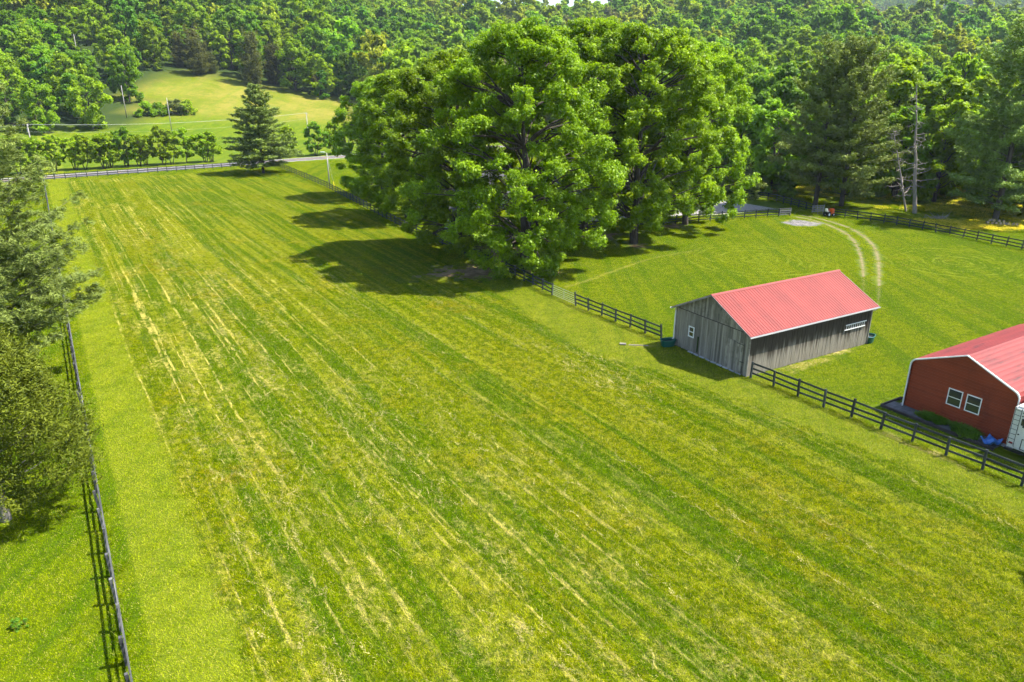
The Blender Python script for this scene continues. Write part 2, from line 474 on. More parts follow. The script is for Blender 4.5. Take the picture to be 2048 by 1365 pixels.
def mat_wood_eave(name):
    """boards bleached grey below, dark above: unbleached brown plus painted eave shadow"""
    m, nt = new_mat(name)
    tc = nt.n('ShaderNodeTexCoord').outputs['Object']; oi = nt.n('ShaderNodeObjectInfo')
    cb = nt.n('ShaderNodeCombineXYZ'); r = nt.math('MULTIPLY', oi.outputs['Random'], 60.0)
    for i in range(3): nt.l(r, cb.inputs[i])
    off = nt.n('ShaderNodeVectorMath', operation='ADD'); nt.l(tc, off.inputs[0]); nt.l(cb.outputs[0], off.inputs[1])
    gr = nt.noise(nt.mapping(off.outputs[0], (5, 5, 2.5)), 1.0, 4, 0.65)
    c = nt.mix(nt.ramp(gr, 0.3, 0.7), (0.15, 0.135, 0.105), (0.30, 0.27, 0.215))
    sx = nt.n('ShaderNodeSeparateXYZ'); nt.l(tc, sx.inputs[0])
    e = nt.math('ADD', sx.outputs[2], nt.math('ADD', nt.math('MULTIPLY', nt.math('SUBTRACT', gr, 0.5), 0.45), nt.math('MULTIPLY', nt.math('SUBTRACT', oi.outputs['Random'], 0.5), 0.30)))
    c = nt.mix(nt.math('MULTIPLY', nt.ramp(e, 0.26, 0.60), 0.93), c, (0.040, 0.030, 0.020))  # dark top mixes brown weather stain with the eave's shadow, put into the colour
    finish(nt, c, 0.85, 0.2, gr, 0.008, 0.6)
    return m

def mat_metal(name, col, stain, stain_amt, axis_scale, rough=0.42):
    m, nt = new_mat(name)
    tc = nt.n('ShaderNodeTexCoord').outputs['Object']
    oi = nt.n('ShaderNodeObjectInfo')
    pos = nt.n('ShaderNodeNewGeometry').outputs['Position']
    st = nt.noise(nt.mapping(tc, axis_scale), 1.0, 5, 0.7)
    pt = nt.noise(pos, 0.5, 4, 0.65)
    c = nt.mix(nt.ramp(pt, 0.3, 0.7), tuple(x * 0.88 for x in col), tuple(min(1, x * 1.08) for x in col))
    c = nt.mix(nt.math('MULTIPLY', nt.ramp(st, 0.52, 0.72), stain_amt), c, stain)
    hs = nt.n('ShaderNodeHueSaturation'); nt.l(nt.math('ADD', nt.math('MULTIPLY', oi.outputs['Random'], 0.22), 0.87), hs.inputs['Value']); nt.l(c, hs.inputs['Color'])
    finish(nt, hs.outputs[0], rough, 0.22, nt.noise(pos, 0.8, 2), 0.01, 0.3)
    return m

def mat_bark(name, c0, c1):
    m, nt = new_mat(name)
    pos = nt.n('ShaderNodeTexCoord').outputs['Object']
    a = nt.noise(nt.mapping(pos, (5, 5, 0.8)), 1.0, 5, 0.7)
    finish(nt, nt.mix(nt.ramp(a, 0.35, 0.65), c0, c1), 0.95, 0.1, a, 0.05, 0.8)
    return m

def mat_glass(name, col):
    m, nt = new_mat(name)
    finish(nt, col, 0.06, 0.8)
    return m

M = {}
M['ground'] = mat_ground(); M['field'] = mat_field()
M['lawn_blade'] = mat_blade('lawn_blade', G_LAWN); M['field_blade'] = mat_blade('field_blade', G_LAWN)
M['dirt'] = mat_ragged('dirt_track', (0.135, 0.105, 0.05), (0.21, 0.17, 0.095), None, 1.0, (-0.25, 0.75))
M['litter'] = mat_ragged('leaf_litter', (0.13, 0.085, 0.040), (0.27, 0.19, 0.11), None, 0.7, (0.35, 0.9))
M['ash'] = mat_ragged('ash_gravel', (0.07, 0.068, 0.07), (0.20, 0.185, 0.18), None, 1.1, (0.75, 1.0), speck=(0.34, 0.32, 0.31))
M['dry'] = mat_ragged('dry_grass', (0.22, 0.18, 0.045), (0.30, 0.25, 0.08), None, 0.8, (0.2, 0.8))
M['gravel'] = mat_ragged('driveway_gravel', (0.20, 0.185, 0.175), (0.27, 0.25, 0.235), None, 2.0, (0.85, 1.0), speck=(0.33, 0.31, 0.29))
M['bed'] = plain('garden_bed_gravel', (0.10, 0.10, 0.10), 0.95, 0.1, 0.5, 3.0)
M['asphalt'] = plain('road_asphalt', (0.115, 0.108, 0.115), 0.9, 0.2, 0.12, 0.4)
M['shoulder'] = plain('road_shoulder', (0.22, 0.20, 0.15), 0.95, 0.1, 0.2, 0.5)
M['line_w'] = plain('road_white_line', (0.62, 0.62, 0.60), 0.7, 0.2, 0.1, 1.0)
M['line_y'] = plain('road_yellow_line', (0.62, 0.36, 0.10), 0.7, 0.2, 0.1, 1.0)
M['fence'] = mat_wood('black_fence_stain', (0.018, 0.024, 0.026), (0.034, 0.042, 0.044), (0.055, 0.06, 0.06), 'X', 0.6)
M['fence_old'] = mat_wood('weathered_fence_stain', (0.045, 0.048, 0.050), (0.10, 0.10, 0.10), (0.17, 0.165, 0.16), 'X', 0.7)
M['greyboard'] = mat_wood('bare_grey_board', (0.17, 0.165, 0.155), (0.26, 0.25, 0.235), (0.10, 0.095, 0.09), 'X')
M['barn'] = mat_wood('weathered_barn_board', (0.15, 0.135, 0.11), (0.28, 0.255, 0.21), (0.065, 0.055, 0.042), 'Z')
M['barn_long'] = mat_wood_eave('eave_stain_shade_board')
M['barn_core'] = plain('barn_inner_wall', (0.03, 0.028, 0.025), 0.9, 0.1)
M['roof_red'] = mat_metal('red_metal_roof', (0.200, 0.0215, 0.0165), (0.13, 0.015, 0.012), 0.5, (0.35, 0.8, 3), 0.55)
M['garage_roof'] = mat_metal('faded_red_metal_roof', (0.19, 0.025, 0.021), (0.035, 0.012, 0.011), 0.85, (0.35, 2.6, 2.6), 0.55)
M['garage_wall'] = mat_metal('brick_red_siding', (0.25, 0.044, 0.014), (0.14, 0.024, 0.009), 0.55, (0.6, 0.6, 0.25), 0.6)
M['white'] = plain('white_paint', (0.72, 0.72, 0.70), 0.5, 0.4, 0.06)
M['trim'] = plain('grey_white_trim', (0.55, 0.55, 0.54), 0.45, 0.4, 0.1)
M['glass'] = mat_glass('window_glass', (0.02, 0.025, 0.03))
M['black'] = plain('black_metal', (0.012, 0.012, 0.013), 0.4, 0.5, 0.2)
M['alu'] = plain('aluminium', (0.80, 0.80, 0.78), 0.35, 0.5, 0.05)
M['galv'] = plain('galvanised_steel', (0.40, 0.42, 0.43), 0.4, 0.5, 0.15, metal=0.5)
M['trough'] = plain('green_plastic', (0.008, 0.075, 0.055), 0.4, 0.5, 0.15)
M['water'] = mat_glass('trough_water', (0.03, 0.04, 0.035))
M['concrete'] = plain('concrete', (0.36, 0.36, 0.37), 0.9, 0.2, 0.15)
M['rv'] = plain('camper_shell', (0.62, 0.61, 0.56), 0.35, 0.5, 0.05)
M['tarp'] = plain('blue_tarp', (0.06, 0.20, 0.55), 0.4, 0.5, 0.2)
M['timber'] = plain('landscape_timber', (0.06, 0.05, 0.045), 0.9, 0.1, 0.3)
M['pole'] = mat_bark('utility_pole_wood', (0.26, 0.24, 0.215), (0.36, 0.34, 0.31))
M['wire'] = plain('aluminium_wire', (0.33, 0.34, 0.33), 0.5, 0.4, 0.05)
M['yellow'] = plain('yellow_plastic', (0.75, 0.55, 0.02), 0.4, 0.4, 0.1)
M['orange'] = plain('orange_paint', (0.62, 0.10, 0.02), 0.4, 0.5, 0.1)
M['rubber'] = plain('tyre_rubber', (0.02, 0.02, 0.02), 0.8, 0.2, 0.1)
M['bark'] = mat_bark('dark_bark', (0.045, 0.036, 0.028), (0.095, 0.080, 0.065))
M['bark_grey'] = mat_bark('grey_bark', (0.14, 0.125, 0.105), (0.26, 0.235, 0.20))
M['deadwood'] = mat_bark('dead_wood', (0.19, 0.165, 0.14), (0.34, 0.30, 0.26))
M['logend'] = plain('cut_wood', (0.48, 0.36, 0.20), 0.9, 0.1, 0.25)
M['house_wall'] = plain('pale_siding', (0.55, 0.56, 0.57), 0.7, 0.3, 0.06)
M['house_roof'] = plain('grey_shingles', (0.085, 0.085, 0.09), 0.95, 0.1, 0.25, 0.8)
M['stone'] = plain('tan_stone', (0.38, 0.32, 0.25), 0.9, 0.2, 0.3, 1.5)
M['straw'] = plain('dry_straw', (0.37, 0.32, 0.11), 0.9, 0.1, 0.3, 0.6)
M['flower'] = plain('yellow_petals', (0.72, 0.56, 0.01), 0.7, 0.2, 0.15, 0.6)

M['maple'] = leaf_mat('maple_leaves', (0.078, 0.165, 0.003), (0.325, 0.46, 0.012), 0.48, 0.45, 0.012, 0.2)
M['bright'] = leaf_mat('bright_leaves', (0.13, 0.22, 0.006), (0.36, 0.49, 0.016), hue=0.02)
M['lime'] = leaf_mat('lime_leaves', (0.16, 0.22, 0.01), (0.42, 0.48, 0.03), hue=0.04)
M['brownish'] = leaf_mat('budding_brown_leaves', (0.11, 0.12, 0.03), (0.27, 0.27, 0.08), hue=0.04)
M['mid'] = leaf_mat('woodland_leaves', (0.125, 0.24, 0.008), (0.30, 0.44, 0.022), 0.5)
M['deep'] = leaf_mat('deep_green_leaves', (0.085, 0.19, 0.014), (0.19, 0.34, 0.03), 0.5)
M['cedar_dark'] = leaf_mat('dark_cedar_needles', (0.06, 0.075, 0.018), (0.15, 0.155, 0.04))
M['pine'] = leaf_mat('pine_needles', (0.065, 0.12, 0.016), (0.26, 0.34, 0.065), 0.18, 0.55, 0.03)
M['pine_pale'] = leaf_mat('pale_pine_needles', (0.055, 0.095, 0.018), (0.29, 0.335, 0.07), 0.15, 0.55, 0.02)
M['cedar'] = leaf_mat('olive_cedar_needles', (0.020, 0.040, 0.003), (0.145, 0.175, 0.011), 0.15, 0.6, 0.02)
M['shrub'] = leaf_mat('grey_green_shrub', (0.1, 0.15, 0.04), (0.27, 0.33, 0.09))

# ------------------------------------------------------------------ ground sheet
def ground_axis(lim_neg, lim_pos):
    a = [0.0]; st = 6.0
    while a[-1] < lim_pos: a.append(a[-1] + st); st = min(st * 1.035, 90)
    b = [0.0]; st = 6.0
    while b[-1] > -lim_neg: b.append(b[-1] - st); st = min(st * 1.035, 90)
    return np.array(sorted(set(a + b)))

def hay_mask(x, y):
    a = np.degrees(np.arctan2(x, y)); rho = np.hypot(x, y)
    return smooth((rho - 318) / 14) * smooth((445 - rho) / 25) * smooth((a + 33) / 3) * smooth((-6 - a) / 4)

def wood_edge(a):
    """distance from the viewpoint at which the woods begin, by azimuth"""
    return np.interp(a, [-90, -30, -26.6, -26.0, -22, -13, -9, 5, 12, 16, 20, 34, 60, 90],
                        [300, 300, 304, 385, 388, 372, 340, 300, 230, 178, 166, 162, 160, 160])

gx = ground_axis(3600, 3600); gy = ground_axis(400, 4200)
X, Y = np.meshgrid(gx, gy)
Z = terrain(X, Y)
VV = np.stack([X.ravel(), Y.ravel(), Z.ravel()], 1)
nx, ny = len(gx), len(gy)
idx = np.arange(nx * ny).reshape(ny, nx)
Q = np.stack([idx[:-1, :-1], idx[:-1, 1:], idx[1:, 1:], idx[1:, :-1]], -1).reshape(-1, 4)
aa = np.degrees(np.arctan2(X, Y)).ravel(); rr = np.hypot(X, Y).ravel()
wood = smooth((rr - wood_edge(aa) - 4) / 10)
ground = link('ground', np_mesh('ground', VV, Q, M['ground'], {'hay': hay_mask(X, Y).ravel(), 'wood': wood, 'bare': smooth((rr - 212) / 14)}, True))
tag(ground, kind='structure')

def sheet(name, outline, z, mat, kind='structure', rough_edge=0.0, seed=1, step=1.0):
    """flat polygon sheet with an uneven rim"""
    r = np.random.default_rng(seed)
    pts = []
    n = len(outline)
    for i in range(n):
        a = np.array(outline[i], float); b = np.array(outline[(i + 1) % n], float)
        L = np.linalg.norm(b - a); k = max(1, int(L / step)) if rough_edge else 1
        nrm = np.array([-(b - a)[1], (b - a)[0]]) / max(L, 1e-6)
        for j in range(k):
            p = a + (b - a) * j / k
            if rough_edge: p = p + nrm * r.uniform(-rough_edge, rough_edge)
            pts.append((p[0], p[1], 0))
    bm = bmesh.new()
    f = bm.faces.new([bm.verts.new(p) for p in pts])
    if f.normal.z < 0: f.normal_flip()
    bmesh.ops.triangulate(bm, faces=bm.faces)
    me = bpy.data.meshes.new(name); bm.to_mesh(me); bm.free()
    me.materials.append(mat)
    o = link(name, me, loc=(0, 0, z))
    tag(o, kind=kind)
    return o

def smooth_line(pts, n=60):
    pts = np.array(pts, float)
    out = []
    P = np.vstack([2 * pts[0] - pts[1], pts, 2 * pts[-1] - pts[-2]])
    per = max(2, n // (len(pts) - 1))
    for i in range(1, len(P) - 2):
        for t in np.linspace(0, 1, per, endpoint=False):
            a, b, c, d_ = P[i - 1], P[i], P[i + 1], P[i + 2]
            out.append(0.5 * ((2 * b) + (-a + c) * t + (2 * a - 5 * b + 4 * c - d_) * t * t + (-a + 3 * b - 3 * c + d_) * t ** 3))
    out.append(pts[-1])
    return np.array(out)

def ribbon(name, line, widths, z, mat, nacross=9, kind='structure', follow=False):
    line = np.array(line, float)
    t = np.gradient(line, axis=0); t /= np.linalg.norm(t, axis=1)[:, None]
    nrm = np.stack([-t[:, 1], t[:, 0]], 1)
    w = np.broadcast_to(np.asarray(widths, float), (len(line),))
    o = np.linspace(-0.5, 0.5, nacross)
    P = line[:, None, :] + nrm[:, None, :] * (o[None, :, None] * w[:, None, None])
    zz = (terrain(P[..., 0], P[..., 1]) if follow else 0 * P[..., 0]) + z
    VV = np.concatenate([P, zz[..., None]], -1).reshape(-1, 3)
    idx = np.arange(len(VV)).reshape(len(line), nacross)
    Q = np.stack([idx[:-1, :-1], idx[:-1, 1:], idx[1:, 1:], idx[1:, :-1]], -1).reshape(-1, 4)[:, ::-1]
    e = np.broadcast_to(np.abs(o) * 2, (len(line), nacross)).ravel()
    ob = link(name, np_mesh(name, VV, Q, mat, {'edge': e}))
    tag(ob, kind=kind)
    return ob

def blob(name, c, rx, ry, rz, z, mat, seed=0, kind='structure'):
    r = np.random.default_rng(seed)
    na, nr = 40, 8
    ph = r.uniform(0, 6.28, 6); am = r.uniform(0.03, 0.13, 6)
    VV = [(c[0], c[1], z)]; E = [0.0]
    for k in range(1, nr + 1):
        for j in range(na):
            an = 2 * math.pi * j / na
            f = 1 + sum(am[i] * math.sin((i + 1) * an + ph[i]) for i in range(6))
            x, y = rx * f * math.cos(an) * k / nr, ry * f * math.sin(an) * k / nr
            VV.append((c[0] + x * math.cos(rz) - y * math.sin(rz), c[1] + x * math.sin(rz) + y * math.cos(rz), z)); E.append(k / nr)
    T = [(0, 1 + j, 1 + (j + 1) % na) for j in range(na)]
    for k in range(nr - 1):
        for j in range(na):
            a = 1 + k * na + j; b = 1 + k * na + (j + 1) % na
            T += [(a, a + na, b + na), (a, b + na, b)]
    ob = link(name, np_mesh(name, np.array(VV), np.array(T), mat, {'edge': np.array(E)}))
    tag(ob, kind=kind)
    return ob

def ST(s, t):
    p = U * s + V * t
    return (float(p[0]), float(p[1]))
def TO_ST(p):
    p = np.array(p[:2]); return float(p @ U), float(p @ V)

# survey of the fence lines (metres, origin below the camera)
LF0, LF1 = (-10.5, 14.8), (-111.0, 174.4)                 # left fence
RF = [(38.0, 29.6), (29.2, 42.4), (20.0, 55.95)]           # near right fence up to the barn corner
GATE_R, GATE_L = (7.0, 76.0), (4.6, 79.9)
BARN_L = (14.3, 65.2)
PF = [GATE_L] + [on_ground(*p)[:2] for p in ((1035, 556), (925, 508), (808, 458), (655, 377), (545, 330))]
CORNER = PF[-1]
FR = [on_ground(*p)[:2] for p in ((1665, 432), (1775, 448), (1895, 470), (2025, 497))]
FR.append((FR[-1][0] * 2 - FR[-2][0], FR[-1][1] * 2 - FR[-2][1]))
CR = [on_ground(*p)[:2] for p in ((1118, 463), (1320, 451), (1452, 440), (1579, 432))]

# mown hay field between the left fence and the right fence
fo = [(-6.5, 15.5)]
fo += [(LF0[0] + 4.2, LF0[1] + 2.2), (-29.5, 52.5), (-54, 92), (-103.5, 170)]
fo += [(-96, 178.5), (-82, 189.5), (-69, 199.5)]
fo += [on_ground(*p)[:2] for p in ((640, 378), (785, 458), (880, 520), (985, 575), (1085, 650), (1130, 690), (1330, 745), (1560, 835), (1830, 940), (2048, 1035))]
fo += [(32, 26), (22, 10), (2, 8)]
field = sheet('hay_field', fo, 0.004, M['field'], rough_edge=0.25, seed=3, step=1.3)

# road with shoulders and lines, running behind the far fence
rd = np.array([0.795, 0.607]); rn = np.array([-rd[1], rd[0]])
rbase = np.array([-95.0, 187.0]) + rn * 6.2
def roadline(off, a=-330, b=420, n=160):
    s = np.linspace(a, b, n)
    bend = -0.00022 * np.clip(s - 40, 0, None) ** 2
    return rbase + rd * s[:, None] + rn * (off + bend)[:, None]
ribbon('road_shoulder', roadline(0), 8.2, 0.004, M['shoulder'], 3)
ribbon('road', roadline(0), 6.8, 0.008, M['asphalt'], 3)
ribbon('road_edge_line', roadline(3.05), 0.14, 0.012, M['line_w'], 2)
ribbon('road_edge_line', roadline(-3.05), 0.14, 0.012, M['line_w'], 2)
ribbon('road_centre_line', roadline(0.13), 0.13, 0.012, M['line_y'], 2)
ribbon('road_centre_line', roadline(-0.13), 0.13, 0.012, M['line_y'], 2)

# driveway, wheel tracks, ash patch, bare ground
drv = smooth_line([on_ground(*p)[:2] for p in ((1090, 444), (1230, 438), (1330, 431), (1420, 421), (1500, 409))])
ribbon('driveway', drv, np.interp(np.linspace(0, 1, len(drv)), [0, 0.55, 0.75, 1], [3.6, 4.0, 9, 13]), 0.006, M['gravel'], 9)
trk = [(1592, 434), (1622, 440), (1660, 452), (1695, 470), (1715, 495), (1724, 525), (1727, 560), (1727, 600)]
trk2 = [(1605, 431), (1650, 441), (1700, 457), (1738, 482), (1754, 510), (1758, 540), (1758, 575), (1756, 612)]
for k, tp in enumerate((trk, trk2)):
    ln = smooth_line([on_ground(*p)[:2] for p in tp])
    ribbon('wheel_track', ln, 1.6 - 1.1 * np.linspace(0, 1, len(ln)) ** 3, 0.006 + 0.004 * k, M['dirt'], 9)
c = on_ground(1605, 447)
blob('dry_grass_ring', c, 5.2, 4.0, 0, 0.005, M['dry'], 4)
blob('ash_patch', c, 3.6, 2.6, 0, 0.010, M['ash'], 5)
BARE = [(1085, 545, 3.0, 2.2), (935, 545, 8.0, 5.0), (1195, 472, 4.5, 3.5), (1340, 452, 4.5, 2.2), (1010, 505, 6, 6), (1275, 492, 2.4, 1.8)]
for k, (px, py, rx, ry) in enumerate(BARE):
    blob('bare_ground', on_ground(px, py), rx, ry, 0.3 * k, 0.011 + 0.002 * k, M['litter'], 20 + k)
for k, (px, py, rx, ry) in enumerate([(1290, 692, 2.6, 0.5), (1620, 728, 6.5, 0.9), (1850, 900, 5.0, 0.8), (1680, 705, 2.4, 0.7)]):
    blob('worn_grass', on_ground(px, py), rx, ry, (0.0, 0.55, -0.95, 0.5)[k], 0.006 + 0.002 * k, M['dry'], 40 + k)
ln = smooth_line([on_ground(*p)[:2] for p in ((1128, 575), (1180, 560), (1240, 538), (1310, 516), (1400, 500))])
ribbon('worn_path', ln, 1.3, 0.005, mat_ragged('faint_path', (0.26, 0.20, 0.05), (0.30, 0.25, 0.07), None, 0.9, (-0.1, 0.7)), 9)

# ------------------------------------------------------------------ fences
POST = MB().box((0, 0, 0.71), (0.14, 0.14, 1.62)).mesh('post', M['fence'])
RAIL = MB().box((0.5, 0, 0), (1.0, 0.035, 0.155)).mesh('rail', M['fence'])
POST_O = MB().box((0, 0, 0.71), (0.15, 0.13, 1.58)).mesh('post_old', M['fence_old'])
RAIL_O = MB().box((0.5, 0, 0), (1.0, 0.04, 0.155)).mesh('rail_old', M['fence_old'])

def fence(label, line, group='black board fences', old=False, side=1, spacing=2.3, rails=(0.42, 0.86, 1.32), h=1.0):
    line = [np.array(p, float) for p in line]
    seg = [np.linalg.norm(line[i + 1] - line[i]) for i in range(len(line) - 1)]
    tot = sum(seg); n = max(1, round(tot / spacing)); pts = []
    for k in range(n + 1):
        dd = tot * k / n; i = 0
        while i < len(seg) - 1 and dd > seg[i]: dd -= seg[i]; i += 1
        pts.append(line[i] + (line[i + 1] - line[i]) * dd / seg[i])
    r = random.Random(int(tot * 100))
    root = empty('board_fence', (pts[0][0], pts[0][1], 0))
    tag(root, label, 'fence', group)
    for k, p in enumerate(pts):
        q = pts[min(k + 1, n)] - pts[max(k - 1, 0)]
        link('post', POST_O if old else POST, root, (p[0] - pts[0][0], p[1] - pts[0][1], 0),
             (r.gauss(0, 0.035), r.gauss(0, 0.035), math.atan2(q[1], q[0]) + r.gauss(0, 0.08)), (r.uniform(.9, 1.1), r.uniform(.9, 1.1), h * r.uniform(0.93, 1.05)))
    for k in range(n):
        a, b = pts[k], pts[k + 1]; dvec = b - a; L = float(np.linalg.norm(dvec)); an = math.atan2(dvec[1], dvec[0])
        nrm = np.array([-math.sin(an), math.cos(an)]) * 0.091 * side
        for z in rails:
            z0 = z * h + r.gauss(0, 0.025); z1 = z * h + r.gauss(0, 0.025)
            link('rail', RAIL_O if old else RAIL, root, (a[0] + nrm[0] - pts[0][0], a[1] + nrm[1] - pts[0][1], z0),
                 (r.gauss(0, 0.02), -math.atan2(z1 - z0, L), an + r.gauss(0, 0.004)), (L - 0.012, 1, 1))
    return root

fence('weathered grey black board fence running down the left edge of the hay field', [LF0, LF1], old=True, side=-1)
fence('black board fence from the wooden barn corner past the red garage', RF, side=-1)
fence('black board fence between the metal gate and the wooden barn', [BARN_L, GATE_R], side=1)
fence('black board fence from the metal gate under the maples to the road', PF, side=1)
LFE = np.array(LF1); dirR = np.array(CORNER) - LFE
fence('thin black board fence along the near edge of the road', [LFE - dirR * 0.25, LFE, CORNER], side=-1)
fence('black board fence in front of the driveway behind the maple trunks', CR, side=-1)
fence('long black board fence on the right in front of the pines', FR, side=-1)
fence('shaded black board fence behind the end of the driveway', [on_ground(*p)[:2] for p in ((1478, 392), (1545, 402), (1628, 424))], side=-1)

# tubular steel gate
def tube_gate():
    a, b = np.array(GATE_R), np.array(GATE_L); dv = b - a; L = np.linalg.norm(dv)
    root = empty('field_gate', (a[0], a[1], 0), math.atan2(dv[1], dv[0]))
    tag(root, 'galvanised tube gate in the black fence below the maples', 'gate')
    x0, x1 = 0.14, L - 0.14
    for x in (x0, x1, (x0 + x1) / 2): MB().tube([(x, 0, 0.18), (x, 0, 1.32)], 0.025, 8).build('upright', M['galv'], root)
    for z in (0.2, 0.4, 0.6, 0.82, 1.05, 1.3): MB().tube([(x0, 0, z), (x1, 0, z)], 0.022, 8).build('bar', M['galv'], root)
tube_gate()

def board_gate(loc, rz, label, L=2.6):
    root = empty('board_gate', loc, rz); tag(root, label, 'gate', 'grey board gates by the driveway')
    for z in (0.35, 0.68, 1.0, 1.3): MB().box((L / 2, 0, z), (L, 0.035, 0.17)).build('board', M['greyboard'], root)
    for x in (0.1, L - 0.1): MB().box((x, 0.046, 0.78), (0.12, 0.05, 1.35)).build('upright', M['greyboard'], root)
p = on_ground(1623, 427); board_gate((p[0], p[1], 0), 0.25, 'grey weathered board gate swung open left of the orange cart')
p = on_ground(1554, 433); board_gate((p[0] + .3, p[1] - .3, 0), 0.32, 'grey board panel at the right end of the driveway fence', 2.4)

# ------------------------------------------------------------------ wooden barn
def barn():
    L, W, HE, HR = 15.8, 8.8, 3.85, 6.05
    root = empty('wooden_barn', (24.35, 63.95, 0), math.atan2(0.50, 0.866))
    tag(root, 'weathered grey board barn with bright red ribbed metal roof', 'barn')
    # inner wall core
    prof = [(-W / 2 + .06, 0), (W / 2 - .06, 0), (W / 2 - .06, HE - .1), (0, HR - .2), (-W / 2 + .06, HE - .1)]
    m = MB(); n = 5
    m.add([(-L / 2 + .06, p[0], p[1]) for p in prof] + [(L / 2 - .06, p[0], p[1]) for p in prof],
          [tuple(range(5)), tuple(range(5, 10))] + [(i, (i + 1) % 5, (i + 1) % 5 + 5, i + 5) for i in range(5)])
    m.build('inner_wall', M['barn_core'], root)
    rr = random.Random(5)
    bw = 0.205
    # vertical boards on the long side and the gable; each is its own piece
    bd = MB().box((0, 0, 0.5), (1, 0.03, 1)).mesh('board', M['barn'])
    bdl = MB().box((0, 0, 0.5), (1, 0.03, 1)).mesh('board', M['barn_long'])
    nb = int(L / bw)
    for sgn in (-1, 1):
        for k in range(nb):
            x = -L / 2 + (k + .5) * L / nb
            w = L / nb - rr.uniform(0.008, 0.022); z0 = rr.uniform(-0.02, 0.07)
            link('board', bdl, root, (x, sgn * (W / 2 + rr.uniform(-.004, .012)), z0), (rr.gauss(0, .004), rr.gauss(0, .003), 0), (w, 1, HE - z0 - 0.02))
    nb = int(W / bw)
    slope = (HR - HE) / (W / 2)
    for sgn in (-1, 1):
        for k in range(nb):
            y = -W / 2 + (k + .5) * W / nb
            w = W / nb - rr.uniform(0.008, 0.02); z0 = rr.uniform(-0.02, 0.06)
            top = HR - abs(y) * slope - 0.05
            link('board', bd, root, (sgn * (L / 2 + rr.uniform(-.004, .010)), y, z0), (0, 0, math.pi / 2), (w, 1, HE - 0.1 - z0))
            # upper boards, cut to the slope
            def t(yy): return HR - abs(yy) * slope - 0.06
            y0, y1 = y - w / 2, y + w / 2
            zb = HE - 0.06
            if max(t(y0), t(y1)) - zb > 0.05:
                xo = sgn * (L / 2 + 0.035 + rr.uniform(-.003, .006))
                mm = MB(); poly = [(y0, zb), (y1, zb), (y1, max(t(y1), zb + .01)), (y0, max(t(y0), zb + .01))]
                mm.add([(-0.015, a, b) for a, b in poly] + [(0.015, a, b) for a, b in poly], [(0, 1, 2, 3), (4, 5, 6, 7), (0, 1, 5, 4), (1, 2, 6, 5), (2, 3, 7, 6), (3, 0, 4, 7)])
                mm.build('gable_board', M['barn'], root, (xo, 0, 0))
    for y in (-W / 2, W / 2):
        for x in (-L / 2, L / 2):
            MB().box((x + 0.04 * (1 if x > 0 else -1), y + 0.03 * (1 if y > 0 else -1), HE / 2), (0.10, 0.10, HE - 0.04)).build('corner_post', M['barn'], root)
    # roof: ribbed sheets, each about a metre wide
    ov, go = 0.40, 0.50
    run = W / 2 + ov; drop = slope * run
    Ls = L + 2 * go; ns = 17; sw = Ls / ns
    ln = math.hypot(run, drop); ang = math.atan2(drop, run)
    rib = MB()
    prof = []
    x = 0
    for k in range(3):
        c = (k + .5) * sw / 3
        prof += [(c - 0.07, 0), (c - 0.03, 0.028), (c + 0.03, 0.028), (c + 0.07, 0)]
    prof = [(0, 0)] + prof + [(sw - 0.004, 0)]
    vs = [(a, 0, b) for a, b in prof] + [(a, ln, b) for a, b in prof]
    np_ = len(prof)
    rib.add(vs, [(i, i + 1, i + 1 + np_, i + np_) for i in range(np_ - 1)])
    low = [(a, 0, -0.02) for a, b in (prof[0], prof[-1])] + [(a, ln, -0.02) for a, b in (prof[0], prof[-1])]
    rib.add(low, [(0, 1, 3, 2)])
    me = rib.mesh('roof_sheet', M['roof_red'])
    for sgn in (-1, 1):
        for k in range(ns):
            if sgn < 0:
                o = link('roof_sheet', me, root, (-Ls / 2 + k * sw, -run, HR + 0.08 - drop), (ang, 0, 0))
            else:
                o = link('roof_sheet', me, root, (-Ls / 2 + (k + 1) * sw, run, HR + 0.08 - drop), (ang, 0, math.pi))
    # ridge cap, fascia, barge boards
    cap = MB(); cw = 0.22
    cap.add([(-Ls / 2 - .02, -cw, HR + .125 - cw * slope), (-Ls / 2 - .02, 0, HR + .135), (-Ls / 2 - .02, cw, HR + .125 - cw * slope),
             (Ls / 2 + .02, -cw, HR + .125 - cw * slope), (Ls / 2 + .02, 0, HR + .135), (Ls / 2 + .02, cw, HR + .125 - cw * slope)], [(0, 1, 4, 3), (1, 2, 5, 4)])
    cap.build('ridge_cap', M['roof_red'], root)
    for sx in (-1, 1):
        for sy in (-1, 1):
            rot = Matrix.Rotation(-sy * ang, 3, 'X')
            MB().box((sx * (Ls / 2 - 0.03), sy * run / 2, HR + 0.04 - drop / 2 - 0.04), (0.04, ln, 0.15), rot).build('barge_board', M['greyboard'], root)
    # white gutters along both eaves
    ze = HR + 0.02 - drop
    for sy in (-1, 1):
        g = MB(); pr = [(-0.06, 0.05), (-0.055, -0.05), (0.055, -0.05), (0.065, 0.05), (0.05, 0.05), (0.045, -0.035), (-0.045, -0.035), (-0.05, 0.05)]
        y = sy * (run + 0.04)
        n = len(pr)
        g.add([(-Ls / 2, y + a, ze + b) for a, b in pr] + [(Ls / 2, y + a, ze + b) for a, b in pr], [tuple(range(n)), tuple(range(n, 2 * n))] + [(i, (i + 1) % n, (i + 1) % n + n, i + n) for i in range(n)])
        g.build('gutter', M['trim'], root)
    MB().tube([(-L / 2 + .05, W / 2 + ov, ze - .05), (-L / 2 - .02, W / 2 + .22, ze - .35), (-L / 2 - .12, W / 2 + .12, ze - .6), (-L / 2 - .12, W / 2 + .12, 0.75), (-L / 2 - .22, W / 2 + .14, 0.62)], 0.05, 8).build('downspout', M['white'], root)
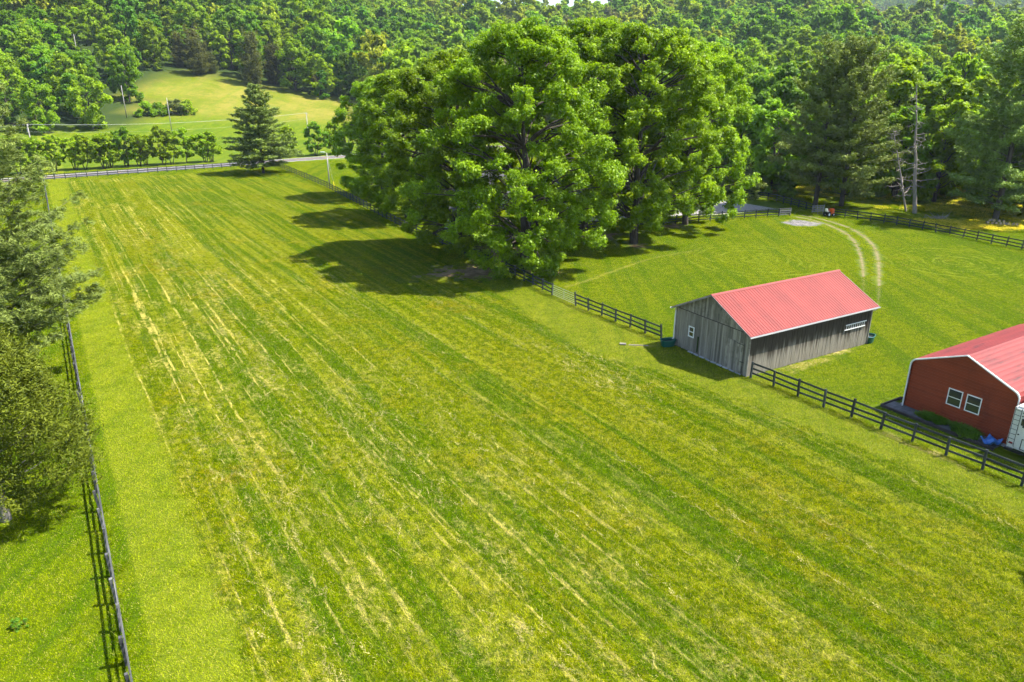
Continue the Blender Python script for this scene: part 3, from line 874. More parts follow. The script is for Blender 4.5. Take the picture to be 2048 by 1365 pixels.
    MB().tube([(L / 2 + .3, -W / 2 - ov, ze - .05), (L / 2 + .2, -W / 2 - .2, ze - .3), (L / 2 + .1, -W / 2 + .05, ze - .5), (L / 2 + .1, -W / 2 + .05, 0.85), (L / 2 + .3, -W / 2 + .06, 0.65)], 0.045, 8).build('downspout', M['trim'], root)
    # small window on the gable
    xw = -L / 2 - 0.05
    wy, wz, ww, wh = W / 2 - 2.05, 1.95, 0.62, 0.92
    win = MB().box((xw + .01, wy, wz), (0.03, ww - .06, wh - .06)).build('window', M['glass'], root)
    for (cy_, cz_, dy_, dz_) in ((wy, wz + wh / 2, ww + .1, .09), (wy, wz - wh / 2, ww + .1, .10), (wy - ww / 2, wz, .08, wh - .09), (wy + ww / 2, wz, .08, wh - .09), (wy, wz, ww - .08, .05)):
        MB().box((xw - .02, cy_, cz_), (0.06, dy_, dz_)).build('window_frame', M['white'], win)
    # big sliding door on the gable's right half, with its black strap
    dr = empty('door', (0, 0, 0)); dr.parent = root
    y0, y1, zt = -W / 2 + 0.45, -W / 2 + 2.55, 2.75
    k = 10
    for i in range(k):
        w = (y1 - y0) / k
        MB().box((-L / 2 - 0.065, y0 + (i + .5) * w, zt / 2 + 0.04), (0.03, w - 0.014, zt - 0.04)).build('door_board', M['barn'], dr)
    MB().box((-L / 2 - .09, y0 + .06, zt / 2 + .1), (0.03, 0.05, zt - .15)).build('door_strap', M['black'], dr)
    MB().box((-L / 2 - .09, y0 + .45, zt - .08), (0.03, 0.85, 0.05)).build('door_strap', M['black'], dr)
    MB().box((-L / 2 - .10, y0 + .12, 1.15), (0.05, 0.42, 0.05)).build('door_latch', M['black'], dr)
    MB().box((-L / 2 - .07, 0.1, HE - 0.08), (0.035, W - 0.5, 0.05)).build('door_track', M['timber'], root)
    MB().box((-L / 2 - .06, W / 2 - 2.95, 1.0), (0.05, 0.12, 1.5)).build('wall_vine', M['cedar'], root)
    # sill stones along the gable foot
    for k in range(9):
        yy = W / 2 - 2.2 - k * 0.72
        MB().box((-L / 2 - 0.12, yy, 0.035), (0.16, 0.55, 0.10), Matrix.Rotation(rr.uniform(-.2, .2), 3, 'Z')).build('foundation_stone', M['concrete'], root)
    return root, L, W
barn_root, BL, BW = barn()
bm_ = Matrix.Translation(barn_root.location) @ Matrix.Rotation(barn_root.rotation_euler[2], 4, 'Z')

# aluminium ladder hung on the long wall
lad = empty('ladder', bm_ @ Vector((4.2, -BW / 2 - 0.10, 2.02)), barn_root.rotation_euler[2])
tag(lad, 'pale aluminium ladder hung sideways on the barn wall', 'ladder')
for z in (0, 0.46):
    MB().box((1.45 + (0.12 if z else 0), 0, z), (2.9, 0.04, 0.075)).build('side_rail', M['alu'], lad)
for k in range(9):
    MB().box((0.25 + k * 0.31, 0, 0.23), (0.035, 0.03, 0.39)).build('rung', M['alu'], lad)
for x in (0.5, 2.4):
    MB().box((x, 0.045, 0.55), (0.05, 0.10, 0.04)).build('hook', M['black'], lad)

def trough(loc, rz, label, lx=1.45, ly=0.95, h=0.66):
    root = empty('water_trough', loc, rz); tag(root, label, 'trough', 'green stock tanks under the barn downspouts')
    n = 28
    def ring(sx, sy, z):
        out = []
        for k in range(n):
            a = 2 * math.pi * k / n; c, s = math.cos(a), math.sin(a)
            out.append((sx / 2 * math.copysign(abs(c) ** 0.55, c), sy / 2 * math.copysign(abs(s) ** 0.55, s), z))
        return out
    m = MB()
    rings = [ring(lx * .80, ly * .78, 0.0), ring(lx * .96, ly * .95, h - .08), ring(lx * .96, ly * .95, h - .08), ring(lx * 1.03, ly * 1.04, h - .07), ring(lx * 1.03, ly * 1.04, h),
             ring(lx * .93, ly * .90, h), ring(lx * .78, ly * .75, 0.06)]
    vs = [p for r in rings for p in r]
    fs = [(i * n + k, i * n + (k + 1) % n, (i + 1) * n + (k + 1) % n, (i + 1) * n + k) for i in range(6) for k in range(n)]
    fs += [tuple(range(n)), tuple(6 * n + k for k in range(n))]
    m.add(vs, fs); m.build('tub', M['trough'], root, smooth_=False)
    MB().add(ring(lx * .90, ly * .87, h * 0.72), [tuple(range(n))]).build('water', M['water'], root)
    return root
p = bm_ @ Vector((-BL / 2 - 0.75, BW / 2 + 0.15, 0)); trough((p.x, p.y, 0.01), 0.3, 'dark green stock tank in shade under the white downspout')
p = bm_ @ Vector((BL / 2 + 0.75, -BW / 2 + 0.25, 0)); trough((p.x, p.y, 0.01), 0.9, 'green stock tank at the sunlit far corner of the barn')

# ------------------------------------------------------------------ red metal garage
GL = 15.0; GW = 7.5
garage_rz = math.atan2(0.52, 0.854)
def garage():
    W, HE, HR = GW, 4.05, 5.45
    root = empty('metal_garage', (30.1, 50.5, 0), garage_rz)     # local +x along the building, -y across the gable
    tag(root, 'dark red metal garage with faded ribbed roof and two gable windows', 'garage')
    W2 = W / 2
    def outline(grow=0.0, n=7):
        """half profile from the left foot over the rounded eave to the ridge: (y offset from the centre, z)"""
        r = 0.55
        ang = math.atan2(HR - HE, W2)
        pts = [(-W2 - grow, 0.0), (-W2 - grow, HE - r)]
        for k in range(1, n + 1):
            a = (math.pi / 2 - ang) * k / n
            pts.append((-W2 - grow + (r + grow * 0) * (1 - math.cos(a)), HE - r + r * math.sin(a) + grow))
        pts.append((0, HR + grow))
        return pts
    half = outline()
    def half_width(z):
        for (a, za), (b, zb) in zip(half[:-1], half[1:]):
            if za <= z <= zb and zb > za: return abs(a + (b - a) * (z - za) / (zb - za))
        return 0.0
    # wall shell (core)
    full = half + [(-a, z) for a, z in reversed(half[:-1])]
    n = len(full)
    MB().add([(0.05, -W2 + a * .985, z * .99) for a, z in full] + [(GL - .05, -W2 + a * .985, z * .99) for a, z in full],
             [tuple(range(n)), tuple(range(n, 2 * n))] + [(i, (i + 1) % n, (i + 1) % n + n, i + n) for i in range(n)]).build('inner_wall', M['garage_wall'], root)
    # gable siding: one piece per horizontal course
    hcr = 0.215; z = 0.08
    while z < HR - 0.05:
        z1 = min(z + hcr, HR - 0.04)
        zs = [z, z + 0.03, z1 - 0.05, z1 - 0.012]
        xs = [0.0, -0.035, -0.035, -0.008]
        vs = []; fs = []
        for zz, xx in zip(zs, xs):
            w = max(half_width(min(zz, HR - 0.045)) - 0.02, 0.02)
            vs += [(xx, -W2 - w, zz), (xx, -W2 + w, zz)]
        fs = [(2 * i, 2 * i + 1, 2 * i + 3, 2 * i + 2) for i in range(3)]
        MB().add(vs, fs).build('siding_course', M['garage_wall'], root)
        z = z1
    # roof and side sheets along the length, each strip a piece with two ribs
    def strips(side):
        pts = [(s_[0], s_[1]) for s_ in outline(0.03)]
        dense = []
        for (a, za), (b, zb) in zip(pts[:-1], pts[1:]):
            k = max(1, int(math.hypot(b - a, zb - za) / 0.12))
            dense += [(a + (b - a) * i / k, za + (zb - za) * i / k) for i in range(k)]
        dense.append(pts[-1])
        i = 0
        per = 6
        while i < len(dense) - 1:
            ch = dense[i:i + per + 1]
            vs = []
            for j, (a, zz) in enumerate(ch):
                b = ch[min(j + 1, len(ch) - 1)]; a0 = ch[max(j - 1, 0)]
                tx, tz = b[0] - a0[0], b[1] - a0[1]; q = math.hypot(tx, tz) or 1
                lift = 0.03 if j % 3 == 1 else 0.0
                yy = a - tz / q * lift; z2 = zz + tx / q * lift
                vs += [(-0.22, -W2 + side * yy, z2), (GL + 0.2, -W2 + side * yy, z2)]
            MB().add(vs, [(2 * j, 2 * j + 1, 2 * j + 3, 2 * j + 2) for j in range(len(ch) - 1)]).build('roof_sheet', M['garage_roof'], root)
            i += per
    strips(1); strips(-1)
    # white edge trim round the gable
    tr = [(a, z) for a, z in outline(0.05)]
    fulltr = tr + [(-a, z) for a, z in reversed(tr[:-1])]
    m = MB()
    vs = []
    cz = 2.0
    for a, z in fulltr:
        vs += [(-0.26, -W2 + a, z), (-0.26, -W2 + a * 0.981, z - (0.085 if z > 1 else 0)), (-0.17, -W2 + a * 0.981, z - (0.085 if z > 1 else 0)), (-0.17, -W2 + a, z)]
    fs = []
    for i in range(len(fulltr) - 1):
        for k in range(4):
            a = 4 * i + k; b = 4 * i + (k + 1) % 4
            fs.append((a, b, b + 4, a + 4))
    m.add(vs, fs).build('edge_trim', M['white'], root)
    MB().box((GL / 2, -W2, 0.02), (GL + .7, W + .7, 0.13)).build('slab', M['concrete'], root)
    # two sash windows
    for yc in (-3.45, -4.75):
        ww, wh, zc = 0.95, 1.20, 2.05
        win = empty('window', (0, 0, 0)); win.parent = root
        MB().box((-0.045, yc, zc + wh / 4), (0.02, ww - .08, wh / 2 - .05)).build('pane', M['glass'], win)
        MB().box((-0.04, yc, zc - wh / 4), (0.02, ww - .08, wh / 2 - .05)).build('pane', M['glass'], win)
        for (y_, z_, dy, dz) in ((yc, zc + wh / 2, ww + .06, .07), (yc, zc - wh / 2, ww + .06, .07), (yc - ww / 2, zc, .06, wh - .07), (yc + ww / 2, zc, .06, wh - .07), (yc, zc, ww - .06, .05)):
            MB().box((-0.055, y_, z_), (0.05, dy, dz)).build('window_frame', M['white'], win)
    return root
gar = garage()
gm = Matrix.Translation(gar.location) @ Matrix.Rotation(garage_rz, 4, 'Z')

# raised bed with dark gravel and timber edging beside the garage gable
bed = empty('garden_bed', gm @ Vector((-1.1, -2.2, 0)), garage_rz)
tag(bed, 'dark gravel bed edged with timbers at the foot of the garage', 'garden bed')
MB().box((0.35, -1.0, 0.05), (1.5, 8.0, 0.10)).build('gravel_fill', M['bed'], bed)
MB().box((-0.45, -1.0, 0.09), (0.14, 8.2, 0.19)).build('edging_timber', M['timber'], bed)
MB().box((0.9, 3.1, 0.09), (2.6, 0.14, 0.18)).build('edging_timber', M['timber'], bed)

# camper parked beside the garage
def camper():
    root = empty('camper', gm @ Vector((-1.35, -GW - 0.30, 0)), garage_rz)
    tag(root, 'off white camper with black rear ladder parked beside the garage', 'camper')
    Lc, Wc, z0, z1 = 8.5, 2.45, 0.55, 3.55
    bm = bmesh.new()
    bmesh.ops.create_cube(bm, size=1)
    for v in bm.verts: v.co = Vector(((v.co.x + .5) * Lc, (v.co.y - .5) * Wc, z0 + (v.co.z + .5) * (z1 - z0)))
    bmesh.ops.bevel(bm, geom=bm.edges[:], offset=0.14, segments=3, affect='EDGES')
    me = bpy.data.meshes.new('body'); bm.to_mesh(me); bm.free(); me.materials.append(M['rv'])
    link('body', me, root)
    def bx(name, c, d_, mat, par=root): return MB().box(c, d_).build(name, mat, par)
    ldr = empty('ladder', (0, 0, 0)); ldr.parent = root
    for y in (-0.14, -0.52): MB().tube([(-0.02, y, 0.75), (-0.12, y, 0.85), (-0.12, y, z1 - .1), (0.0, y, z1 + 0.14), (0.35, y, z1 + 0.12)], 0.018, 6).build('ladder_rail', M['black'], ldr)
    for k in range(8): MB().tube([(-0.12, -0.14, 0.95 + k * .34), (-0.12, -0.52, 0.95 + k * .34)], 0.016, 6).build('rung', M['black'], ldr)
    for z in (3.25, 3.0, 1.7): bx('bracket', (-0.05, -0.62, z), (0.12, 0.06, 0.05), M['black'])
    bm = bmesh.new(); bmesh.ops.create_cube(bm, size=1)
    for v in bm.verts: v.co = Vector((v.co.x * .04 - 0.015, v.co.y * .42 - 0.82, v.co.z * .72 + 2.6))
    bmesh.ops.bevel(bm, geom=[e for e in bm.edges if abs(e.verts[0].co.x - e.verts[1].co.x) > .01], offset=0.12, segments=4, affect='EDGES')
    me = bpy.data.meshes.new('rear_window'); bm.to_mesh(me); bm.free(); me.materials.append(M['glass']); link('rear_window', me, root)
    bx('hatch_frame', (-0.012, -1.2, 1.45), (0.03, 0.62, 0.04), M['black']); bx('hatch_frame', (-0.012, -1.2, 0.72), (0.03, 0.62, 0.04), M['black'])
    bx('hatch_frame', (-0.012, -0.9, 1.085), (0.03, 0.04, 0.69), M['black']); bx('hatch_frame', (-0.012, -1.5, 1.085), (0.03, 0.04, 0.69), M['black'])
    for y in (-0.3, -2.15): bx('tail_light', (-0.02, y, 0.95), (0.05, 0.22, 0.12), plain('red_lamp' + str(y), (0.35, 0.01, 0.01), 0.3))
    bx('bumper', (-0.12, -Wc / 2, 0.5), (0.16, Wc - .1, 0.14), M['black'])
    bx('roof_vent', (2.2, -Wc / 2, z1 + .09), (0.7, 0.7, 0.2), M['white'])
    for x in (4.6, 5.5):
        for y in (-0.12, -Wc + .12):
            w = MB().tube([(x, y - .1, 0.36), (x, y + .1, 0.36)], 0.36, 18).build('wheel', M['rubber'], root)
camper()

# crumpled blue tarp
def tarp():
    n = 16; r = np.random.default_rng(2)
    xs = np.linspace(-0.58, 0.58, n); g = np.array([[(x, y) for x in xs] for y in xs * 0.8])
    z = 0.22 + 0.20 * np.sin(g[..., 0] * 5 + 1) * np.cos(g[..., 1] * 6) + r.normal(0, .025, (n, n)) + 0.10 * (np.hypot(g[..., 0], g[..., 1]) > .55)
    z = np.clip(z, 0.12, None)
    VV = np.concatenate([g, z[..., None]], -1).reshape(-1, 3)
    idx = np.arange(n * n).reshape(n, n)
    Q = np.stack([idx[:-1, :-1], idx[:-1, 1:], idx[1:, 1:], idx[1:, :-1]], -1).reshape(-1, 4)
    o = link('tarp', np_mesh('tarp', VV, Q, M['tarp']), loc=gm @ Vector((-0.85, -6.75, 0.10)))
    o.rotation_euler = (0, 0, 0.5)
    sm = o.modifiers.new('thick', 'SOLIDIFY'); sm.thickness = 0.015
    tag(o, 'crumpled bright blue tarp between the garage and camper', 'tarp')
tarp()

# ------------------------------------------------------------------ house half hidden behind the maples
def house():
    c = (5.0, 142.0)
    root = empty('farm_house', (c[0], c[1], 0), 0.06)
    tag(root, 'pale house with grey roof half hidden behind the maples', 'house')
    L, W, HE, HR = 30, 9.5, 3.2, 6.8
    prof = [(-W / 2, 0), (W / 2, 0), (W / 2, HE), (0, HR - .1), (-W / 2, HE)]
    MB().add([(-L / 2, a, b) for a, b in prof] + [(L / 2, a, b) for a, b in prof], [tuple(range(5)), tuple(range(5, 10))] + [(i, (i + 1) % 5, (i + 1) % 5 + 5, i + 5) for i in range(5)]).build('wall', M['house_wall'], root)
    run = W / 2 + .6; sl = (HR - HE) / (W / 2)
    roof = empty('roof', (0, 0, 0)); roof.parent = root
    for s in (-1, 1):
        m = MB()
        m.add([(-L / 2 - .5, 0, HR), (L / 2 + .5, 0, HR), (L / 2 + .5, s * run, HR - sl * run), (-L / 2 - .5, s * run, HR - sl * run),
               (-L / 2 - .5, 0, HR + .14), (L / 2 + .5, 0, HR + .14), (L / 2 + .5, s * run, HR + .14 - sl * run), (-L / 2 - .5, s * run, HR + .14 - sl * run)],
              [(0, 1, 2, 3), (4, 5, 6, 7), (0, 1, 5, 4), (1, 2, 6, 5), (2, 3, 7, 6), (3, 0, 4, 7)])
        m.build('roof_slope', M['house_roof'], roof)
        MB().box((0, s * (run + .06), HR - sl * run + .03), (L + 1, 0.1, 0.2)).build('gutter', M['white'], roof)
    MB().box((4, 1, HR + .5), (1.0, 0.8, 2.2)).build('chimney', M['stone'], roof)
    for x in (-12, -9, -5.5, -1, 3, 9, 12.5):
        w = MB().box((x, -W / 2 - .03, 1.75), (1.1, 0.05, 1.3)).build('window', M['glass'], root)
        for (a, b, p_, q_) in ((x, 2.43, 1.3, .1), (x, 1.07, 1.3, .1), (x - .6, 1.75, .1, 1.26), (x + .6, 1.75, .1, 1.26)):
            MB().box((a, -W / 2 - .06, b), (p_, 0.08, q_)).build('window_frame', M['white'], w)
    dr = MB().box((6, -W / 2 - .04, 1.07), (1.0, 0.06, 2.1)).build('door', M['white'], root)
    MB().tube([(6.35, -W / 2 - .13, 1.0), (6.35, -W / 2 - .06, 1.0)], 0.04, 8).build('handle', M['black'], dr)
house()
p = on_ground(905, 470)
sh = empty('garden_shed', (-9.5, 118, 0), 0.55)
tag(sh, 'small white shed glimpsed under the left maple branches', 'shed')
MB().prism([(-2, 0), (2, 0), (2, 2.3), (0, 3.3), (-2, 2.3)], -2.5, 2.5).build('wall', M['white'], sh)
for s in (-1, 1):
    MB().add([(0, -2.8, 3.36), (0, 2.8, 3.36), (s * 2.4, 2.8, 2.16), (s * 2.4, -2.8, 2.16), (0, -2.8, 3.46), (0, 2.8, 3.46), (s * 2.4, 2.8, 2.26), (s * 2.4, -2.8, 2.26)],
             [(0, 1, 2, 3), (4, 5, 6, 7), (0, 1, 5, 4), (1, 2, 6, 5), (2, 3, 7, 6), (3, 0, 4, 7)]).build('roof_slope', M['house_roof'], sh)
MB().box((0.0, -2.53, 1.0), (0.95, 0.05, 1.95)).build('door', M['house_wall'], sh)

# ------------------------------------------------------------------ poles and wires
def pole(base, h, label, r=0.16, arm=True, lean=0.0, az=0.0):
    root = empty('utility_pole', base, az); tag(root, label, 'utility pole', 'wooden utility poles')
    MB().tube([(0, 0, -0.3), (0, 0, h)], [r, r * .68], 10).build('shaft', M['pole'], root, smooth_=True)
    if arm:
        MB().box((0, -r * .9, h - .5), (2.0, 0.09, 0.11)).build('crossarm', M['pole'], root)
        for x in (-0.9, 0.0, 0.9): MB().tube([(x, -r * .9, h - .45), (x, -r * .9, h - .2)], 0.05, 8).build('insulator', M['galv'], root)
    return root
P0 = on_ground(73, 334)
road_az = math.atan2(rd[1], rd[0]) + math.pi / 2
pole(P0, 11.2, 'grey utility pole with crossarm beside the road at far left', 0.17, True, az=road_az)
MB().tube([(0.28, 0.1, 9.1), (0.28, 0.1, 10.1)], 0.22, 10).build('transformer', M['galv'], [o for o in bpy.data.objects if o.name == 'utility_pole'][0])
p1 = on_ground(343.5, 262); pole(p1, 11.6, 'thin pale utility pole above the hedgerow in the far meadow', 0.15, False)
p2 = on_ground(253.5, 236); pole(p2, 11.8, 'thin pale utility pole at the foot of the far hay slope', 0.16, False)
p3 = on_ground(158, 125); pole(p3, 12.0, 'utility pole in the grassy gap up the wooded hill', 0.18, True)
def wire(label, a, b, sag, r=0.013):
    a, b = Vector(a), Vector(b); n = 24
    pts = [a.lerp(b, k / n) - Vector((0, 0, sag * 4 * (k / n) * (1 - k / n))) for k in range(n + 1)]
    o = MB().tube(pts, r, 5).build('power_wire', M['wire']); tag(o, label, 'wire', 'overhead wires')
top0 = Vector((P0[0], P0[1], 11.1))
rdv = Vector((rd[0], rd[1], 0))
nxt = top0 + rdv * 78 + Vector((0, 0, .6))
nlabel = ['left crossarm end', 'crossarm middle', 'right crossarm end']
armv = Vector((math.cos(road_az), math.sin(road_az), 0))
for k, off in enumerate((-0.9, 0, 0.9)):
    wire('overhead wire above the hedgerow running from the ' + nlabel[k], top0 + armv * off, nxt + armv * off, 1.3)
wire('low overhead wire strung below the others across the meadow', top0 - Vector((0, 0, 1.9)), nxt - Vector((0, 0, 1.9)), 1.5)
for k, off in enumerate((-0.9, 0.9)):
    wire('overhead wire leaving the frame at left from the ' + nlabel[2 * k], top0 + armv * off, top0 - rdv * 70 + armv * off, 1.3)
npole = pole((nxt.x, nxt.y, 0), 11.8, 'utility pole beside the road hidden in the maple crowns', 0.17, True, az=road_az)

def street_lamp():
    b = on_ground(660, 379)
    root = empty('yard_lamp', (b[0], b[1], 0)); tag(root, 'pale yard lamp pole standing behind the black fence', 'street lamp')
    MB().tube([(0, 0, -.2), (-0.05, 0, 7.7)], [0.15, 0.11], 10).build('shaft', M['pole'], root, smooth_=True)
    MB().tube([(-0.05, 0, 7.6), (-0.3, -0.03, 7.95), (-0.75, -0.05, 8.0)], 0.04, 8).build('arm', M['galv'], root)
    MB().box((-0.95, -0.05, 7.95), (0.85, 0.32, 0.2)).build('lamp_head', M['white'], root)
    g = on_ground(671, 383)
    r2 = empty('guy_wire', (g[0], g[1], 0)); tag(r2, 'guy wire with yellow guard beside the yard lamp', 'guy wire')
    dx, dy = b[0] - g[0], b[1] - g[1]
    MB().tube([(0, 0, 0), (dx, dy, 7.3)], 0.015, 6).build('cable', M['galv'], r2)
    MB().tube([(0, 0, 0.05), (dx * .27, dy * .27, 2.0)], 0.06, 8).build('guard', M['yellow'], r2)
street_lamp()

# ------------------------------------------------------------------ tree builders
def quads_from(C, N, size, asp, r, fwd=None):
    """one leaf-shaped quad per centre C with normal N"""
    n = len(C)
    if fwd is None: fwd = r.normal(size=(n, 3))
    t = fwd - N * (fwd * N).sum(1)[:, None]
    t /= np.linalg.norm(t, axis=1)[:, None] + 1e-9
    b = np.cross(N, t)
    L = (size * asp)[:, None] * .5; W = size[:, None] * .5
    VV = np.empty((n, 4, 3))
    VV[:, 0] = C - t * L; VV[:, 1] = C + b * W + t * L * 0.1; VV[:, 2] = C + t * L; VV[:, 3] = C - b * W + t * L * 0.1
    return VV.reshape(-1, 3), np.arange(4 * n).reshape(n, 4)

def unit(a): return a / (np.linalg.norm(a, axis=-1, keepdims=True) + 1e-9)

def foliage(name, clumps, n, leaf, mat, seed, out=0.6, up=0.55, rnd=0.55, flat=0.75, asp=1.5):
    """leaves spread through the outer volume of many small clumps: clumps (k,4) = centre, radius"""
    r = np.random.default_rng(seed)
    clumps = np.asarray(clumps, float)
    w = clumps[:, 3] ** 2; w /= w.sum()
    ci = r.choice(len(clumps), n, p=w)
    dirs = unit(r.normal(size=(n, 3)))
    rad = r.uniform(0.2, 1.0, n) ** 0.5 * np.exp(r.normal(0, 0.28, n))
    c = clumps[ci]
    off = dirs * rad[:, None] * c[:, 3:4]; off[:, 2] *= flat
    P = c[:, :3] + off
    N = unit(dirs * out + np.array([0, 0, up]) + r.normal(size=(n, 3)) * rnd)
    sz = leaf * r.uniform(0.6, 1.35, n)
    VV, Q = quads_from(P, N, sz, asp * np.ones(n), r)
    cs = r.uniform(0, 1, len(clumps))
    sh = np.clip(0.5 * r.uniform(0, 1, n) + 0.5 * cs[ci] + 0.12 * dirs[:, 2], 0, 1)
    return np_mesh(name, VV, Q, mat, {'shade': np.repeat(sh, 4)})

def limb_mesh(name, segs, mat, n=7):
    m = MB()
    for pts, rad in segs: m.tube(pts, rad, n, cap=False)
    return m.mesh(name, mat, True)

def wobble(a, b, k, amp, r):
    a, b = np.array(a, float), np.array(b, float)
    return [tuple(a + (b - a) * t + r.normal(0, amp, 3) * math.sin(math.pi * t)) for t in np.linspace(0, 1, k)]

def broadleaf(name, h, R, mat, bark, seed, n_leaf, leaf, base=0.12, nl=70, clump=1.0, sub=9, widest=0.42, trunk_r=None, stems=1, fill=0.3, top=0.9, bare=False):
    """limbs reach out to lobes near the crown's outline; each lobe is a handful of leafy clumps"""
    r = np.random.default_rng(seed)
    segs = []; lobes = []
    ph = r.uniform(0, 6.28, 4)
    def env(t, an):   # outline radius at relative height t
        if t < widest: f = 0.62 + 0.38 * math.sin(math.pi / 2 * max(t, 0) / widest)
        else: f = math.sqrt(max(0.0, 1 - ((t - widest) / (1.02 - widest)) ** 2)) ** top
        return R * f * (1 + 0.13 * math.sin(2 * an + ph[0]) + 0.10 * math.sin(3 * an + ph[1] + 3 * t) + 0.08 * math.sin(5 * an + ph[2] + 5 * t))
    for k in range(nl):
        t = ((k + r.uniform(0, 1)) / nl) ** 0.85; an = r.uniform(0, 6.28)
        f = r.uniform(0.80, 1.0) if r.uniform() > fill else r.uniform(0.3, 0.8)
        z = h * (base + (0.97 - base) * t)
        rr_ = env(t, an) * f
        lr = R * 0.17 * clump * r.uniform(0.75, 1.25)
        rr_ = max(0, rr_ - lr * 0.5)
        lobes.append((rr_ * math.cos(an), rr_ * math.sin(an), z - lr * 0.4, lr))
    lobes = np.array(lobes)
    tr = trunk_r or h * 0.018
    for s in range(stems):
        an = 6.28 * s / stems + 0.5
        o = (0.10 * stems * (stems > 1))
        b0 = (o * math.cos(an), o * math.sin(an), -0.3)
        spread = R * 0.45 * (stems > 1)
        topz = h * (0.78 if stems == 1 else 0.7)
        segs.append((wobble(b0, (spread * math.cos(an), spread * math.sin(an), topz), 7, 0.012 * h, r), np.linspace(tr * 1.35, tr * .22, 7) * (1 if stems == 1 else .6)))
    stem_pts = [np.array(p) for s in segs for p in s[0]]
    for L in lobes[:: (2 if nl > 40 else 1)]:
        cand = [p for p in stem_pts if p[2] < L[2] - 0.06 * h and p[2] > 0.1 * h] or [stem_pts[1]]
        a = min(cand, key=lambda p: np.linalg.norm(p - L[:3]) + abs(p[2] - (L[2] - 0.25 * math.hypot(L[0], L[1]))) )
        mid = (a + L[:3]) / 2 + np.array([0, 0, 0.02 * h])
        p1_ = wobble(a, mid, 3, 0.01 * h, r); p2_ = wobble(mid, L[:3], 3, 0.01 * h, r)
        segs.append((p1_ + p2_[1:], np.linspace(tr * .36, tr * .06, 5)))
    cl = []
    for L in lobes:
        for j in range(sub):
            dd = unit(r.normal(size=3)); dd[2] = dd[2] * 0.7 + 0.1
            cr = L[3] * r.uniform(0.24, 0.56)
            cl.append((*(L[:3] + dd * L[3] * r.uniform(0.35, 0.95)), cr))
    crown = foliage(name + '_crown', cl, n_leaf, leaf, mat, seed + 1)
    trunk = limb_mesh(name + '_trunk', segs, bark)
    return crown, trunk

def conifer(name, h, R, mat, bark, seed, base=0.1, whorl=0.62, per=5, spray=0.55, needles=9, nlen=0.34, nw=0.07, droop=0.12, shape=0.8, tip=0.05, gap=0.15, steps=0.55, broken=0.15, puff=0.5, rise=9, fr=0.55):
    """whorled branches carrying flat sprays of needles"""
    r = np.random.default_rng(seed)
    segs = [([(0, 0, -0.3), (0.02 * h * 0.2, 0, h * .5), (0, 0, h * 0.985)], [h * .017, h * .010, h * .0015])]
    C = []; F = []; S = []
    z = h * base
    while z < h * 0.975:
        t = max(0.0, (z / h - base) / (1 - base))
        prof = ((1 - t) ** shape) * min(1, 0.55 + t * 4) + tip
        a0 = r.uniform(0, 6.28)
        for k in range(per):
            if r.uniform() < gap * (1 - t): continue
            an = a0 + 6.28 * k / per + r.normal(0, 0.22)
            L = R * prof * r.uniform(0.70, 1.12)
            if r.uniform() < broken: L *= r.uniform(0.35, 0.7)
            dz = math.tan(math.radians(rise + r.uniform(-7, 7) + 42 * t ** 1.5))
            d_ = np.array([math.cos(an), math.sin(an), 0]); side = np.array([-math.sin(an), math.cos(an), 0])
            def pt(q): return np.array([0, 0, z]) + d_ * L * q + np.array([0, 0, L * (dz * q - droop * 2.2 * q * q + droop * 1.1 * q ** 3)])
            segs.append(([tuple(pt(q)) for q in (0, .35, .7, 1)], [max(0.012, h * .0035 * (1 - t)), 0.03 * (1 - t) + .012, .015, .006]))
            ns = max(3, int(L / steps))
            for j in range(ns):
                q = 0.22 + 0.78 * (j + r.uniform(0, 1)) / ns
                half = L * 0.27 * (1.15 - q) + 0.25
                for s_ in range(3):
                    o = r.uniform(-1, 1) * half
                    p_ = pt(q) + side * o + d_ * abs(o) * 0.55 + np.array([0, 0, r.normal(0, .06 + .5 * max(0, puff - .5))])
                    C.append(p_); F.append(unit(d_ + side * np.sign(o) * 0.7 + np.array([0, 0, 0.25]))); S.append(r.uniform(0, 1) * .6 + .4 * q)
        z += whorl * r.uniform(0.75, 1.25)
    C = np.array(C); F = np.array(F); S = np.array(S)
    n = len(C)
    C2 = np.repeat(C, needles, 0) + r.normal(0, spray * .33, (n * needles, 3)) * np.array([1, 1, puff])
    F2 = unit(np.repeat(F, needles, 0) + r.normal(0, fr, (n * needles, 3)))
    N = unit(r.normal(0, .6, (n * needles, 3)) + np.array([0, 0, .9]))
    sz = nw * r.uniform(.7, 1.3, n * needles)
    VV, Q = quads_from(C2, N, sz, nlen / nw * np.ones(n * needles), r, F2)
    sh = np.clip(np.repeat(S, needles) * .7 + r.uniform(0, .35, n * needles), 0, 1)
    return np_mesh(name + '_crown', VV, Q, mat, {'shade': np.repeat(sh, 4)}), limb_mesh(name + '_trunk', segs, bark, 6)

def place_tree(name, meshes, loc, rz=0.0, sc=1.0, label=None, cat='tree', group=None, lean=(0, 0)):
    root = empty(name, loc, rz)
    root.rotation_euler = (lean[0], lean[1], rz)
    root.scale = sc if isinstance(sc, tuple) else (sc, sc, sc)
    link('crown', meshes[0], root); link('trunk', meshes[1], root)
    tag(root, label, cat, group)
    return root

